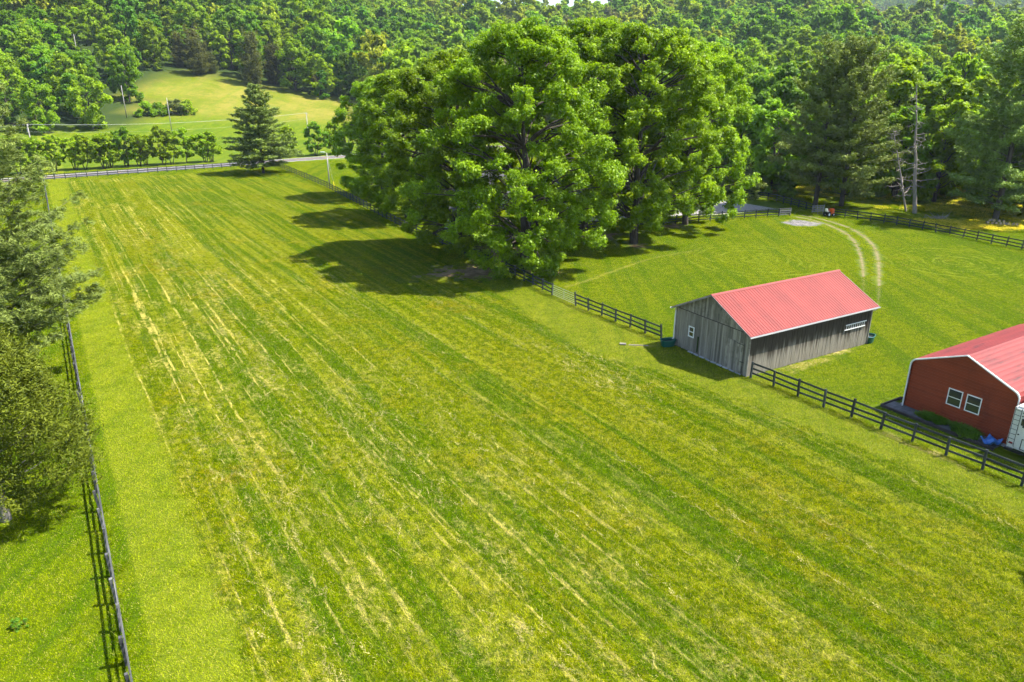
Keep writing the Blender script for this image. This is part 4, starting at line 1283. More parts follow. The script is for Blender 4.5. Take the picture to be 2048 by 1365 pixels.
# ---- the big maples
mapA = broadleaf('maple_a', 29.5, 12.0, M['maple'], M['bark'], 11, 215000, 0.205, 0.03, 270, 0.66, 15, 0.30, 0.5)
mapB = broadleaf('maple_b', 29.5, 11.0, M['maple'], M['bark'], 23, 185000, 0.205, 0.12, 245, 0.68, 15, 0.42, 0.5)
mapC = broadleaf('maple_c', 28.0, 10.8, M['maple'], M['bark'], 37, 165000, 0.21, 0.06, 215, 0.70, 15, 0.36, 0.45)
gm_ = 'big maples round the house'
place_tree('maple_tree', mapA, (1.6, 92.5, 0), 0.4, (1.02, 1.02, 1.02), 'huge maple nearest the camera with branches sweeping to the ground by the fence', 'tree', gm_)
place_tree('maple_tree', mapC, (-7.5, 103, 0), 1.7, 0.98, 'maple whose drooping left side overhangs the black paddock fence', 'tree', gm_)
place_tree('maple_tree', mapB, (11.6, 116.5, 0), 2.9, (1.08, 1.08, 1.10), 'tallest maple rising behind the nearest one, against the skyline', 'tree', gm_)
place_tree('maple_tree', mapB, (18.3, 107.2, 0), 5.0, (1.03, 1.03, 1.05), 'maple with a bare straight trunk standing on the right lawn', 'tree', gm_)
place_tree('maple_tree', mapC, (29.2, 121.5, 0), 0.3, (0.93, 0.93, 1.05), 'rightmost maple beside the driveway fence', 'tree', gm_)
place_tree('maple_tree', mapC, (-18.5, 128, 0), 3.6, 0.90, 'pale left maple behind the yard lamp', 'tree', gm_)
place_tree('maple_tree', mapA, (-26.5, 151, 0), 2.2, 0.80, 'leftmost low maple whose lowest branches reach the yard lamp', 'tree', gm_)
place_tree('maple_tree', mapB, (25, 141, 0), 1.2, 0.98, 'maple behind the driveway, right of the house', 'tree', gm_)

# ---- evergreens
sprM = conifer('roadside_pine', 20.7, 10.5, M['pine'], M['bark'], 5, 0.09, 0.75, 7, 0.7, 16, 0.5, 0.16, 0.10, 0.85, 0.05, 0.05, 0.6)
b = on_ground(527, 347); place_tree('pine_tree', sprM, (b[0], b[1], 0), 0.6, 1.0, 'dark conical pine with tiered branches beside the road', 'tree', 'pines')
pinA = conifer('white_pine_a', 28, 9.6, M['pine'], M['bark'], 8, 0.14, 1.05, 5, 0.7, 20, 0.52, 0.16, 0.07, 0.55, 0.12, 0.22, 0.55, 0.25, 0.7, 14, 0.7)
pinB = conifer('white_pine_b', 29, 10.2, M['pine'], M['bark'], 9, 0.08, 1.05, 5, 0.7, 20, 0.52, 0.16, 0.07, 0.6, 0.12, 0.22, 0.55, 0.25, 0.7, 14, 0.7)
for (px, py, ms, rz, sc, lb) in ((1630, 411, pinA, 0.3, 1.0, 'tall pine with a bare lower trunk left of the two by the gate'),
                                 (1682, 413, pinB, 1.9, 0.97, 'tall bushy pine right of the pair behind the orange cart'),
                                 (1990, 441, pinB, 4.0, 1.07, 'tall dark pine at the right edge behind the log pile'),
                                 (2075, 425, pinA, 2.0, 1.05, 'pine cut by the right edge of the picture')):
    b = on_ground(px, py); place_tree('pine_tree', ms, (b[0], b[1], 0), rz, sc, lb, 'tree', 'pines')
pinL = conifer('near_pine', 17.3, 8.4, M['pine_pale'], M['bark_grey'], 14, 0.14, 0.56, 7, 0.42, 38, 0.46, 0.055, 0.05, 0.42, 0.18, 0.03, 0.66, 0.12, 0.75, 20, 0.5)
place_tree('pine_tree', pinL, (-41.5, 53.5, 0), 0.9, 1.0, 'pale grey green pine reaching over the fence at the left edge', 'tree', 'pines')

def cedar_tree():
    r = np.random.default_rng(17)
    h, R = 12.2, 4.8
    C = []; N = []; F = []; S = []
    nspr = 3000
    for k in range(nspr):
        t = r.uniform(0, 1) ** 0.8; z = h * (0.13 + 0.86 * t); an = r.uniform(0, 6.28)
        env = R * (math.sin(math.pi * min(1, 0.28 + 0.72 * t)) ** 0.75 * 1.02) * (1 + .16 * math.sin(3 * an + 4 * t) + .12 * math.sin(7 * an + 9 * t))
        q = r.uniform(0.45, 1.0) ** 0.6
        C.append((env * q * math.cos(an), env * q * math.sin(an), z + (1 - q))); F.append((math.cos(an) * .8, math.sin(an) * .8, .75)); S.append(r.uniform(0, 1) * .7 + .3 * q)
    C = np.array(C); F = np.array(F); S = np.array(S)
    m = 34
    C2 = np.repeat(C, m, 0) + np.repeat(unit(F), m, 0) * r.uniform(-.45, .45, (nspr * m, 1)) + r.normal(0, .14, (nspr * m, 3))
    F2 = unit(np.repeat(F, m, 0) + r.normal(0, .5, (nspr * m, 3)))
    N2 = unit(r.normal(0, .7, (nspr * m, 3)) + np.array([0, 0, .7]))
    VV, Q = quads_from(C2, N2, 0.058 * r.uniform(.6, 1.4, nspr * m), 4.0 * np.ones(nspr * m), r, F2)
    sh = np.clip(np.repeat(S, m) * .7 + r.uniform(0, .35, nspr * m), 0, 1)
    crown = np_mesh('cedar_crown', VV, Q, M['cedar'], {'shade': np.repeat(sh, 4)})
    segs = [([(0, 0, -.2), (.1, 0, 2), (0, .1, h * .9)], [.30, .2, .03])]
    for k in range(40):
        an = r.uniform(0, 6.28); z = h * r.uniform(.12, .8)
        segs.append((wobble((0, 0, z), (3.2 * math.cos(an) * (1 - z / h * .7), 3.2 * math.sin(an) * (1 - z / h * .7), z + 1.1), 4, .08, r), [.06, .045, .03, .01]))
    return crown, limb_mesh('cedar_trunk', segs, M['bark_grey'], 6)
place_tree('cedar_tree', cedar_tree(), (-28.9, 35.3, 0), 0.0, 1.0, 'dense olive cedar at the lower left beside the fence', 'tree')

# ---- dead tree
def dead_tree(label, loc, h, seed, nb=34, tr=0.36, lean=(0, 0)):
    r = np.random.default_rng(seed)
    tk = wobble((0, 0, -.3), (r.normal(0, .15), r.normal(0, .3), h), 8, .06, r)
    segs = [(tk, np.linspace(tr, .04, 8))]
    bs = []
    for k in range(nb):
        t = r.uniform(.18, .97); z = h * t; an = r.uniform(0, 6.28); L = r.uniform(.8, 4.4) * (1.1 - t) + .5
        a = (np.interp(z, [p[2] for p in tk], [p[0] for p in tk]), np.interp(z, [p[2] for p in tk], [p[1] for p in tk]), z)
        e = (a[0] + L * math.cos(an), a[1] + L * math.sin(an), z + r.uniform(-.8, .9))
        pts = wobble(a, e, 5, .14 * L ** .5, r)
        bs.append((pts, np.linspace(.085 * (1.2 - t) + .02, .012, 5)))
        for j in range(2):
            s = np.array(pts[2 + j]); e2 = s + r.normal(0, .5, 3)
            bs.append((wobble(s, e2, 3, .05, r), [.03, .02, .008]))
    root = empty('dead_tree', loc); root.rotation_euler = (lean[0], lean[1], 0); tag(root, label, 'tree', 'bare dead trees')
    link('trunk', limb_mesh('dead_trunk', segs, M['deadwood'], 9), root)
    link('branches', limb_mesh('dead_branches', bs, M['deadwood'], 5), root)
b = on_ground(1829, 427); dead_tree('bare grey dead tree with broken branches between the pines', (b[0], b[1], 0), 22.5, 4, 48, 0.4, (0.0, -0.17))
b = on_ground(1812, 424); dead_tree('thin leaning dead tree just left of the tall dead trunk', (b[0], b[1], 0), 15.5, 9, 30, 0.2, (0.0, -0.32))

# ---- hedgerow beyond the road
hedge = [broadleaf('hedge_tree_%s' % c_, 9.5, 3.5, M[mt], M['bark'], 50 + i, 13000, 0.34, 0.20, 44, 1.15, 8, 0.5, 0.17, stems=st)
         for i, (c_, mt, st) in enumerate((('a', 'bright', 3), ('b', 'bright', 4), ('c', 'bright', 2), ('d', 'mid', 3)))]
hx = [(78, 346, 1, 1.0), (112, 343, 0, .98), (152, 340, 1, .95), (172, 339, 2, 1.0), (210, 338, 0, .98), (222, 336, 1, 1.0), (255, 334, 3, 1.05), (280, 333, 0, .95), (293, 331, 1, .92),
      (328, 330, 3, 1.08), (345, 329, 2, .9), (374, 327, 2, .95), (412, 325, 0, .92), (424, 324, 1, .9), (578, 315, 2, .95), (632, 312, 3, 1.05), (668, 309, 0, 1.0), (700, 307, 1, 1.0), (40, 350, 2, 1.0), (8, 353, 3, 1.0)]
ordn = ['first', 'second', 'third', 'fourth', 'fifth', 'sixth', 'seventh', 'eighth', 'ninth', 'tenth', 'eleventh', 'twelfth', 'thirteenth', 'fourteenth']
for i, (px, py, v, sc) in enumerate(hx):
    b = on_ground(px, py)
    if i < 14: lb = ordn[i] + ' multi stemmed hedgerow tree right of the roadside utility pole'
    elif i < 18: lb = ['hedgerow tree just right of the conical roadside pine', 'dark round hedgerow tree midway between roadside pine and maples', 'hedgerow tree left of where the maples hide the road', 'last hedgerow tree, mostly behind the left maple'][i - 14]
    else: lb = ['hedgerow tree left of the roadside utility pole, behind the near pine', 'hedgerow tree at the left frame edge behind the near pine'][i - 18]
    place_tree('hedgerow_tree', hedge[v], (b[0], b[1], 0), random.uniform(0, 6.28), (sc * random.uniform(.9, 1.1), sc * random.uniform(.9, 1.1), sc * random.uniform(.92, 1.08)), lb, 'tree', 'hedgerow trees beyond the road')

place_tree('paddock_tree', hedge[1], (32.2, 29.2, 0), 1.0, 0.8, 'small tree past the right frame edge shading the lower right field', 'tree')

# shrubs on the far slope and beside the driveway
shr = broadleaf('shrub', 3.6, 3.0, M['mid'], M['bark'], 71, 3500, 0.35, 0.02, 22, 1.5, 6, 0.35, 0.08, stems=3)
shg = broadleaf('shrub_grey', 3.6, 3.0, M['shrub'], M['bark'], 72, 5000, 0.26, 0.02, 26, 1.4, 6, 0.35, 0.08, stems=3)
for (px, py, ms, sc, lb) in ((298, 232, shr, 1.5, 'left round shrub at the foot of the hay slope'), (322, 231, shr, 1.35, 'second shrub at the foot of the hay slope'),
                             (352, 229, shg, 1.6, 'third, greyish shrub at the foot of the hay slope'), (374, 228, shr, 1.5, 'right shrub at the foot of the hay slope'),
                             (1478, 388, shg, 1.5, 'grey green shrub behind the end of the driveway'), (1500, 396, shg, 1.1, 'low grey green shrub overhanging the driveway end'),
                             (1532, 388, shr, 1.7, 'round green shrub beside the shaded back fence')):
    b = on_ground(px, py); place_tree('shrub', ms, b, random.uniform(0, 6), sc, lb, 'shrub', 'shrubs')
tuft = broadleaf('small_bush', 0.55, 0.36, M['deep'], M['bark'], 75, 900, 0.05, 0.05, 16, 1.5, 5, 0.4, 0.015, stems=3)
b = on_ground(40, 1256); place_tree('small_bush', tuft, b, 0, 1.0, 'tiny dark green bush alone in the lower left grass', 'bush')

# ------------------------------------------------------------------ woods
wide = [broadleaf('wood_tree_%d' % i, 15.5, rad, M[mt], M['bark'], 100 + i, int(nlf * 1.5), 0.42, bs, 28, 1.5, 13, wd, 0.25, fill=.2)
        for i, (rad, mt, nlf, bs, wd) in enumerate(((5.6, 'mid', 9500, .08, .45), (5.0, 'bright', 9000, .10, .5), (6.2, 'mid', 10500, .06, .4), (4.6, 'deep', 8500, .08, .5), (5.8, 'bright', 9500, .10, .45)))]
cdw = conifer('wood_cedar', 11.0, 3.8, M['cedar_dark'], M['bark'], 121, 0.04, 0.5, 6, 0.8, 6, 0.5, 0.24, 0.02, 0.45, 0.12, 0.1, 0.6, 0.3, 0.9, 25, 0.9)
wide_kind = ['mid green', 'bright green', 'broad mid green', 'deep green', 'bright yellow green']

def in_gap(x, y):      # grassy power-line cut up the left hill
    a = np.degrees(np.arctan2(x, y)); rho = np.hypot(x, y)
    return (np.abs(a + 27.2 + (rho - 290) * 0.008) < 0.9) & (rho < 430)

def wood_points(r0_, r1_, step, a0=-39, a1=40, seed=5):
    r = np.random.default_rng(seed)
    xs = np.arange(-r1_, r1_, step)
    X, Y = np.meshgrid(xs, np.arange(60, r1_, step))
    X = X + r.uniform(-.42, .42, X.shape) * step; Y = Y + r.uniform(-.42, .42, Y.shape) * step
    X, Y = X.ravel(), Y.ravel()
    a = np.degrees(np.arctan2(X, Y)); rho = np.hypot(X, Y)
    ok = (a > a0) & (a < a1) & (rho > r0_) & (rho < r1_) & (rho > wood_edge(a) + r.uniform(0, 8, a.shape)) & ~in_gap(X, Y)
    return X[ok], Y[ok], a[ok], rho[ok]

X, Y, A, RHO = wood_points(150, 1080, 12.2)
def seen_share(x, y, a, rho):
    """rough projected size; trees behind the maples' crowns show nothing"""
    z = terrain(x, y) + 10
    hid = (a > -14.0) & (a < 14.5) & (rho < 640)
    return np.where(hid, 1e9, rho)
order = np.argsort(seen_share(X, Y, A, RHO))
in_view = np.abs(A[order]) < 35.2
near = order[in_view][:290]
rest = np.setdiff1d(np.arange(len(X)), near)
r_ = np.random.default_rng(77)
for i in near:
    x, y, a, rho = X[i], Y[i], A[i], RHO[i]
    edge = rho - wood_edge(a)
    if -27 < a < -6 and edge < 32 and r_.uniform() < 0.50 or r_.uniform() < 0.05: v = 5
    else: v = int(r_.choice(5, p=[.26, .24, .2, .14, .16]))
    s = r_.uniform(0.85, 1.85) * (1.0 if v < 5 else 0.85)
    if a > 10 and edge < 12: s *= 0.95
    if a < -26.5: s = min(s, 1.25) * (0.8 if edge < 25 else 0.95)
    if a < -27.2: zone = 'left of the hay slope'
    elif a < 10: zone = 'above the hay slope'
    else: zone = ['behind the driveway shrubs', 'behind the pair of pines', 'behind the dead tree', 'between dead tree and right pine', 'behind the right edge pine'][int(np.searchsorted([19, 24, 27.5, 30.5], a))]
    depth = 'front row' if edge < 18 else ('second row' if edge < 45 else 'upper hillside')
    zone = depth + ' of woods ' + zone
    kd = wide_kind[v] + ' tree' if v < 5 else 'dark cedar'
    place_tree('woodland_tree' if v < 5 else 'woodland_cedar', wide[v] if v < 5 else cdw, (x, y, float(terrain(x, y)) - .1), r_.uniform(0, 6.28), (s * r_.uniform(.88, 1.15), s * r_.uniform(.88, 1.15), s * r_.uniform(.85, 1.2)),
               kd + ' in the ' + zone, 'tree', kd + 's in the ' + zone)

# single trees standing among the pines
for (px, py, v, sc, lb) in ((1540, 383, 0, 1.25, 'round dark tree with an arching trunk beside the driveway end'), (1575, 388, 3, 1.0, 'small tree just left of the pair of pines'),
                            (1785, 396, 2, 1.15, 'dark trunked tree left of the dead tree'),
                            (1868, 404, 1, 1.25, 'bright leaning tree just right of the dead tree'), (1905, 392, 4, 1.1, 'yellow green tree between the dead tree and right pine'),
                            (2110, 432, 2, 1.4, 'tree beyond the right frame edge by the log pile'), (2180, 440, 0, 1.4, 'tree well beyond the right frame edge')):
    b = on_ground(px, py)
    place_tree('meadow_tree', wide[v], (b[0], b[1], 0), random.uniform(0, 6.28), sc, lb, 'tree', 'trees among the pines')

# ---- geometry-node scatter for what nobody could count
def scatter(name, P, rz, sc, ids, protos, label, cat, tilt=None, kind='stuff'):
    coll = bpy.data.collections.new(name + '_pieces')
    for k, me in enumerate(protos):
        parts = me if isinstance(me, (list, tuple)) else [me]
        if len(parts) == 1:
            o = bpy.data.objects.new('%s_piece_%02d' % (name, k), parts[0])
        else:       # join crown and trunk meshes
            bm = bmesh.new()
            o = bpy.data.objects.new('%s_piece_%02d' % (name, k), parts[0])
        coll.objects.link(o)
    n = len(P)
    me = bpy.data.meshes.new(name)
    me.vertices.add(n); me.vertices.foreach_set('co', np.ascontiguousarray(P, np.float32).ravel())
    for an, arr, tp in (('rz', rz, 'FLOAT'), ('sc', sc, 'FLOAT'), ('pid', ids, 'INT')):
        at = me.attributes.new(an, tp, 'POINT'); at.data.foreach_set('value', np.ascontiguousarray(arr, np.float32 if tp == 'FLOAT' else np.int32))
    me.update()
    o = link(name, me)
    ng = bpy.data.node_groups.new(name + '_nodes', 'GeometryNodeTree')
    ng.interface.new_socket('Geometry', in_out='INPUT', socket_type='NodeSocketGeometry')
    ng.interface.new_socket('Geometry', in_out='OUTPUT', socket_type='NodeSocketGeometry')
    nd = ng.nodes; L = ng.links
    gi = nd.new('NodeGroupInput'); go = nd.new('NodeGroupOutput'); ip = nd.new('GeometryNodeInstanceOnPoints')
    ci = nd.new('GeometryNodeCollectionInfo'); ci.inputs['Collection'].default_value = coll
    ci.inputs['Separate Children'].default_value = True; ci.inputs['Reset Children'].default_value = True
    def attr(nm, dt):
        a = nd.new('GeometryNodeInputNamedAttribute'); a.data_type = dt; a.inputs['Name'].default_value = nm
        return a.outputs['Attribute']
    cb = nd.new('ShaderNodeCombineXYZ'); L.new(attr('rz', 'FLOAT'), cb.inputs[2])
    er = nd.new('FunctionNodeEulerToRotation'); L.new(cb.outputs[0], er.inputs[0])
    L.new(gi.outputs[0], ip.inputs['Points']); L.new(ci.outputs[0], ip.inputs['Instance'])
    ip.inputs['Pick Instance'].default_value = True
    L.new(attr('pid', 'INT'), ip.inputs['Instance Index'])
    L.new(er.outputs[0], ip.inputs['Rotation'])
    L.new(attr('sc', 'FLOAT'), ip.inputs['Scale'])
    L.new(ip.outputs[0], go.inputs[0])
    md = o.modifiers.new('scatter', 'NODES'); md.node_group = ng
    tag(o, label, cat, None, kind)
    return o

far_kinds = ((5.6, 'mid'), (5.2, 'bright'), (6.2, 'mid'), (4.8, 'deep'), (5.6, 'deep'), (5.4, 'lime'), (4.6, 'brownish'))
farm = [broadleaf('far_tree_%d' % i, 15.0, rad, M[mt], M['bark'], 200 + i, 4200, 0.68, .06, 22, 1.55, 8, .45, 0.25, fill=.15)[0]
        for i, (rad, mt) in enumerate(far_kinds)]
def far_pick(x, y, n):
    q = np.sin(x / 60 + 1) + np.sin(y / 47) + np.sin((x - y) / 33) + r_.normal(0, 1.3, n)
    return np.clip(np.digitize(q, [-1.9, -1.1, -0.3, 0.5, 1.4, 2.6]), 0, 6).astype(int)
FAR_ORDER = np.array([4, 3, 0, 2, 1, 5, 6])
x, y = X[rest], Y[rest]
scatter('hillside_woods', np.stack([x, y, terrain(x, y) - .2], 1), r_.uniform(0, 6.28, len(x)), np.exp(r_.normal(.22, .28, len(x))), FAR_ORDER[far_pick(x, y, len(x))], farm,
        'dense green spring woods covering the hills behind the farm', 'woods')
fx, fy, fa, fr = wood_points(1700, 2900, 17, 12, 40, 9)
scatter('distant_ridge_woods', np.stack([fx, fy, terrain(fx, fy) - .3], 1), r_.uniform(0, 6.28, len(fx)), r_.uniform(1.0, 1.6, len(fx)), FAR_ORDER[far_pick(fx, fy, len(fx))], farm,
        'bluish wooded ridge on the horizon at far right', 'woods')

# ------------------------------------------------------------------ grass
def grass_tile(name, size, n, hgt, mat, seed, w=0.02, straw=False):
    r = np.random.default_rng(seed)
    c = r.uniform(-size / 2, size / 2, (n, 2))
    an = r.uniform(0, 6.28, n); h = hgt * r.uniform(.5, 1.3, n); ln = h * r.uniform(.6, 1.9, n)
    d_ = np.stack([np.cos(an), np.sin(an)], 1); s_ = np.stack([-d_[:, 1], d_[:, 0]], 1)
    ww = w * r.uniform(.7, 1.4, n)
    VV = np.zeros((n, 3, 3))
    VV[:, 0, :2] = c - s_ * ww[:, None]; VV[:, 1, :2] = c + s_ * ww[:, None]; VV[:, 2, :2] = c + d_ * ln[:, None]; VV[:, 2, 2] = h
    sh = np.repeat(r.uniform(0, 1, n), 3)
    return np_mesh(name, VV.reshape(-1, 3), np.arange(3 * n).reshape(n, 3), mat, {'shade': sh})

def inside(P, poly):
    poly = np.array(poly); x, y = P[:, 0], P[:, 1]; c = np.zeros(len(P), bool); j = len(poly) - 1
    for i in range(len(poly)):
        xi, yi = poly[i]; xj, yj = poly[j]
        c ^= ((yi > y) != (yj > y)) & (x < (xj - xi) * (y - yi) / (yj - yi + 1e-12) + xi)
        j = i
    return c

T, SUB = 2.4, 4
xs, ys = np.meshgrid(np.arange(-150, 130, T), np.arange(10, 225, T))
TP = np.stack([xs.ravel(), ys.ravel()], 1)
TP = TP[(np.abs(TP[:, 0]) < TP[:, 1] * math.tan(math.radians(35.5)) + 7) & (np.hypot(TP[:, 0], TP[:, 1]) < 224)]
inf = inside(TP, fo)
NF, NL = 3000, 2600
ft = [grass_tile('field_grass_%d' % k, T * 1.01, NF, 0.085, M['field_blade'], 300 + k, 0.020) for k in range(3)]
lt = [grass_tile('lawn_grass_%d' % k, T * 1.01, NL, 0.06, M['lawn_blade'], 310 + k, 0.018) for k in range(3)]
lt += [grass_tile('lawn_grass_small_%d' % k, T / SUB * 1.02, NL // SUB ** 2, 0.06, M['lawn_blade'], 320 + k, 0.018) for k in range(2)]
ft += [grass_tile('field_grass_small_%d' % k, T / SUB * 1.02, NF // SUB ** 2, 0.085, M['field_blade'], 325 + k, 0.020) for k in range(2)]
def quarter(n): return r_.integers(0, 4, n) * math.pi / 2
avoid = [(on_ground(1605, 447)[:2], 2.9)]
for tp in (trk, trk2):
    for q in smooth_line([on_ground(*p_)[:2] for p_ in tp], 160)[:-26]:
        if random.random() < .75: avoid.append((q + np.array([random.gauss(0, .18), random.gauss(0, .18)]), random.uniform(.12, .46)))
dw = np.interp(np.linspace(0, 1, len(drv)), [0, 0.55, 0.75, 1], [3.6, 4.0, 9, 13]) / 2
for q, w_ in zip(drv, dw): avoid.append((q, float(w_)))
for q in roadline(0, -120, 120, 220): avoid.append((q, 4.1))
for (px, py, rx, ry) in BARE:                 # thin, broken grass on the bare ground
    b = on_ground(px, py)
    for k in range(int(rx * ry * 1.6)):
        avoid.append(((b[0] + random.gauss(0, rx * .42), b[1] + random.gauss(0, ry * .42)), random.uniform(.25, .7)))
AC = np.array([a_[0] for a_ in avoid]); AR = np.array([a_[1] for a_ in avoid])
bi, gi_ = np.array(bm_.inverted()), np.array(gm.inverted())
def free(P, pad):
    H = np.concatenate([P, np.zeros((len(P), 1)), np.ones((len(P), 1))], 1)
    b_ = H @ bi.T; g_ = H @ gi_.T
    ok = ~((np.abs(b_[:, 0]) < BL / 2 + pad) & (np.abs(b_[:, 1]) < BW / 2 + pad)) & ~((g_[:, 0] > -1.75 - pad) & (g_[:, 0] < GL + pad) & (g_[:, 1] < 1.0 + pad) & (g_[:, 1] > -GW - 3.0 - pad))
    ok &= ~((np.abs(P[:, 0] - 5) < 15.5 + pad) & (np.abs(P[:, 1] - 142) < 5.5 + pad))
    for i0 in range(0, len(P), 4000):
        Q_ = P[i0:i0 + 4000]
        ok[i0:i0 + 4000] &= (np.hypot(Q_[:, None, 0] - AC[None, :, 0], Q_[:, None, 1] - AC[None, :, 1]) - AR[None, :]).min(1) > pad
    return ok
sub = (np.arange(SUB) + .5) / SUB * T - T / 2
gx_, gy_ = np.meshgrid(sub, sub)
for nm, P, protos, lb in (('field_grass', TP[inf], ft, 'mown yellow green hay grass covering the paddock in rows'), ('lawn_grass', TP[~inf], lt, 'short green lawn grass round the barn and beyond the fences')):
    big_ok = free(P, T * 0.72)
    S_ = (P[~big_ok][:, None, :] + np.stack([gx_.ravel(), gy_.ravel()], 1)[None]).reshape(-1, 2)
    S_ = S_[free(S_, T / SUB * 0.40)]
    A_ = np.concatenate([P[big_ok], S_]); ids_ = np.concatenate([r_.integers(0, 3, big_ok.sum()), r_.integers(3, 5, len(S_))])
    scatter(nm, np.stack([A_[:, 0], A_[:, 1], np.full(len(A_), .002)], 1), quarter(len(A_)), np.ones(len(A_)), ids_, protos, lb, 'grass')

# uncut grass left along the fence feet
edge_t = [grass_tile('fence_line_grass_%d' % k, 0.7, 150, 0.20, M['lawn_blade'], 350 + k, 0.020) for k in range(2)]
EP = []
for ln_ in ([LF0, LF1], RF, [BARN_L, GATE_R], PF, FR, CR):
    for a_, b_ in zip(ln_[:-1], ln_[1:]):
        a_, b_ = np.array(a_[:2], float), np.array(b_[:2], float); L_ = np.linalg.norm(b_ - a_)
        for q in np.arange(0, L_, 0.5):
            if r_.uniform() < .62: EP.append((*(a_ + (b_ - a_) * q / L_ + r_.normal(0, .12, 2)), 0.0))
EP = np.array(EP)
scatter('fence_line_grass', EP, r_.uniform(0, 6.28, len(EP)), r_.uniform(.5, 1.15, len(EP)), r_.integers(0, 2, len(EP)), edge_t, 'taller uncut grass along the feet of the fences', 'grass')

# loose dry straw left in broken rows on the field
def straw_clump(seed):
    r = np.random.default_rng(seed); n = 24
    c = r.normal(0, 1, (n, 2)) * np.array([.06, .36]); an = r.normal(math.pi / 2, .8, n); L = r.uniform(.04, .12, n)
    d_ = np.stack([np.cos(an), np.sin(an)], 1); s_ = np.stack([-d_[:, 1], d_[:, 0]], 1)
    z0 = r.uniform(.03, .08, n); z1 = z0 + r.uniform(-.03, .03, n)
    VV = np.zeros((n, 4, 3)); w = .006
    VV[:, 0, :2] = c - s_ * w; VV[:, 1, :2] = c + s_ * w; VV[:, 2, :2] = c + d_ * L[:, None] + s_ * w; VV[:, 3, :2] = c + d_ * L[:, None] - s_ * w
    VV[:, 0, 2] = VV[:, 1, 2] = z0; VV[:, 2, 2] = VV[:, 3, 2] = z1
    return np_mesh('straw_%d' % seed, VV.reshape(-1, 3), np.arange(4 * n).reshape(n, 4), M['straw'])
sp = []
rs = np.random.default_rng(8)
rows_t = np.cumsum(rs.uniform(0.45, 1.9, 50))
for t in rows_t:
    if t < 4.5 or t > 46: continue
    dens = np.interp(t, [4, 14, 26, 46], [1.0, 1.0, .5, .12])
    s = 14.0; on = rs.uniform() < .5
    while s < 150:
        L = rs.exponential(6 if on else 14 / dens)
        if on:
            for q in np.arange(s, s + L, 0.42):
                if rs.uniform() < .55:
                    tt = t + rs.normal(0, .06) + 0.25 * math.sin(q / 23 + t)
                    sp.append((*ST(q, tt), 0.0))
        s += L; on = not on
for k in range(36):                       # loose mats of straw
    s0, t0 = rs.uniform(20, 120), rs.uniform(5, 22)
    if k < 5: s0, t0 = rs.uniform(42, 52), rs.uniform(35, 40)
    for j in range(rs.integers(15, 60)):
        sp.append((*ST(s0 + rs.normal(0, 4.5), t0 + rs.normal(0, 1.0)), 0.0))
sp = np.array(sp)
sp = sp[inside(sp, fo)]
scatter('loose_straw', sp, TH + rs.normal(0, .5, len(sp)), rs.uniform(.6, 1.3, len(sp)), rs.integers(0, 3, len(sp)), [straw_clump(k) for k in range(3)], 'pale dry straw lying in broken rows on the mown field', 'straw')

# yellow flowers in the meadow behind the right fence
def flower_tile(seed):
    r = np.random.default_rng(seed); n = 170
    c = r.uniform(-1.5, 1.5, (n, 2)); z = r.uniform(.25, .45, n); w = r.uniform(.035, .075, n)
    VV = np.zeros((n, 4, 3)); an = r.uniform(0, 6.28, n)
    for k in range(4):
        VV[:, k, 0] = c[:, 0] + w * np.cos(an + k * math.pi / 2); VV[:, k, 1] = c[:, 1] + w * np.sin(an + k * math.pi / 2); VV[:, k, 2] = z + r.normal(0, .02, n)
    return np_mesh('flower_%d' % seed, VV.reshape(-1, 3), np.arange(4 * n).reshape(n, 4), M['flower'])
fl = []
for (px, py, rx, ry, n) in ((1995, 457, 9, 2.4, 80), (1880, 447, 7, 1.5, 26), (1950, 425, 8, 3, 30), (1690, 385, 12, 6, 70), (1600, 380, 10, 5, 35), (1980, 412, 16, 6, 60), (1770, 385, 16, 7, 70), (2040, 440, 8, 6, 24), (1860, 392, 16, 7, 70)):
    b = on_ground(px, py)
    for k in range(n): fl.append((b[0] + rs.normal(0, rx * .6), b[1] + rs.normal(0, ry * .6), 0.0))
fl = np.array(fl)
fe = np.array(FR); side = (fl[:, 0] - fe[0, 0]) * (fe[-1, 1] - fe[0, 1]) - (fl[:, 1] - fe[0, 1]) * (fe[-1, 0] - fe[0, 0])
fl = fl[side < -25]
scatter('yellow_flowers', fl, rs.uniform(0, 6.28, len(fl)), np.ones(len(fl)), rs.integers(0, 2, len(fl)), [flower_tile(1), flower_tile(2)], 'yellow wildflowers carpeting the meadow under the pines', 'flowers')
mt = [grass_tile('meadow_grass_%d' % k, 3.2, 2600, 0.32, M['lawn_blade'], 330 + k, 0.03) for k in range(2)]
MP = fl[:: 1] + rs.normal(0, .4, fl.shape) * np.array([1, 1, 0])
scatter('meadow_grass', MP, rs.uniform(0, 6.28, len(MP)), rs.uniform(.8, 1.2, len(MP)), rs.integers(0, 2, len(MP)), mt, 'taller unmown meadow grass behind the right fence', 'grass')
wt = grass_tile('bed_weeds', 1.2, 500, 0.4, M['deep'], 340, 0.04)
WP = np.array([tuple(gm @ Vector((rs.uniform(-1.25, -.15), rs.uniform(-5.7, -1.6), 0.09))) for _ in range(16)])
scatter('bed_weeds', WP, rs.uniform(0, 6.28, len(WP)), rs.uniform(.4, 1.0, len(WP)), np.zeros(len(WP), int), [wt], 'dark weeds growing along the foot of the garage', 'weeds')

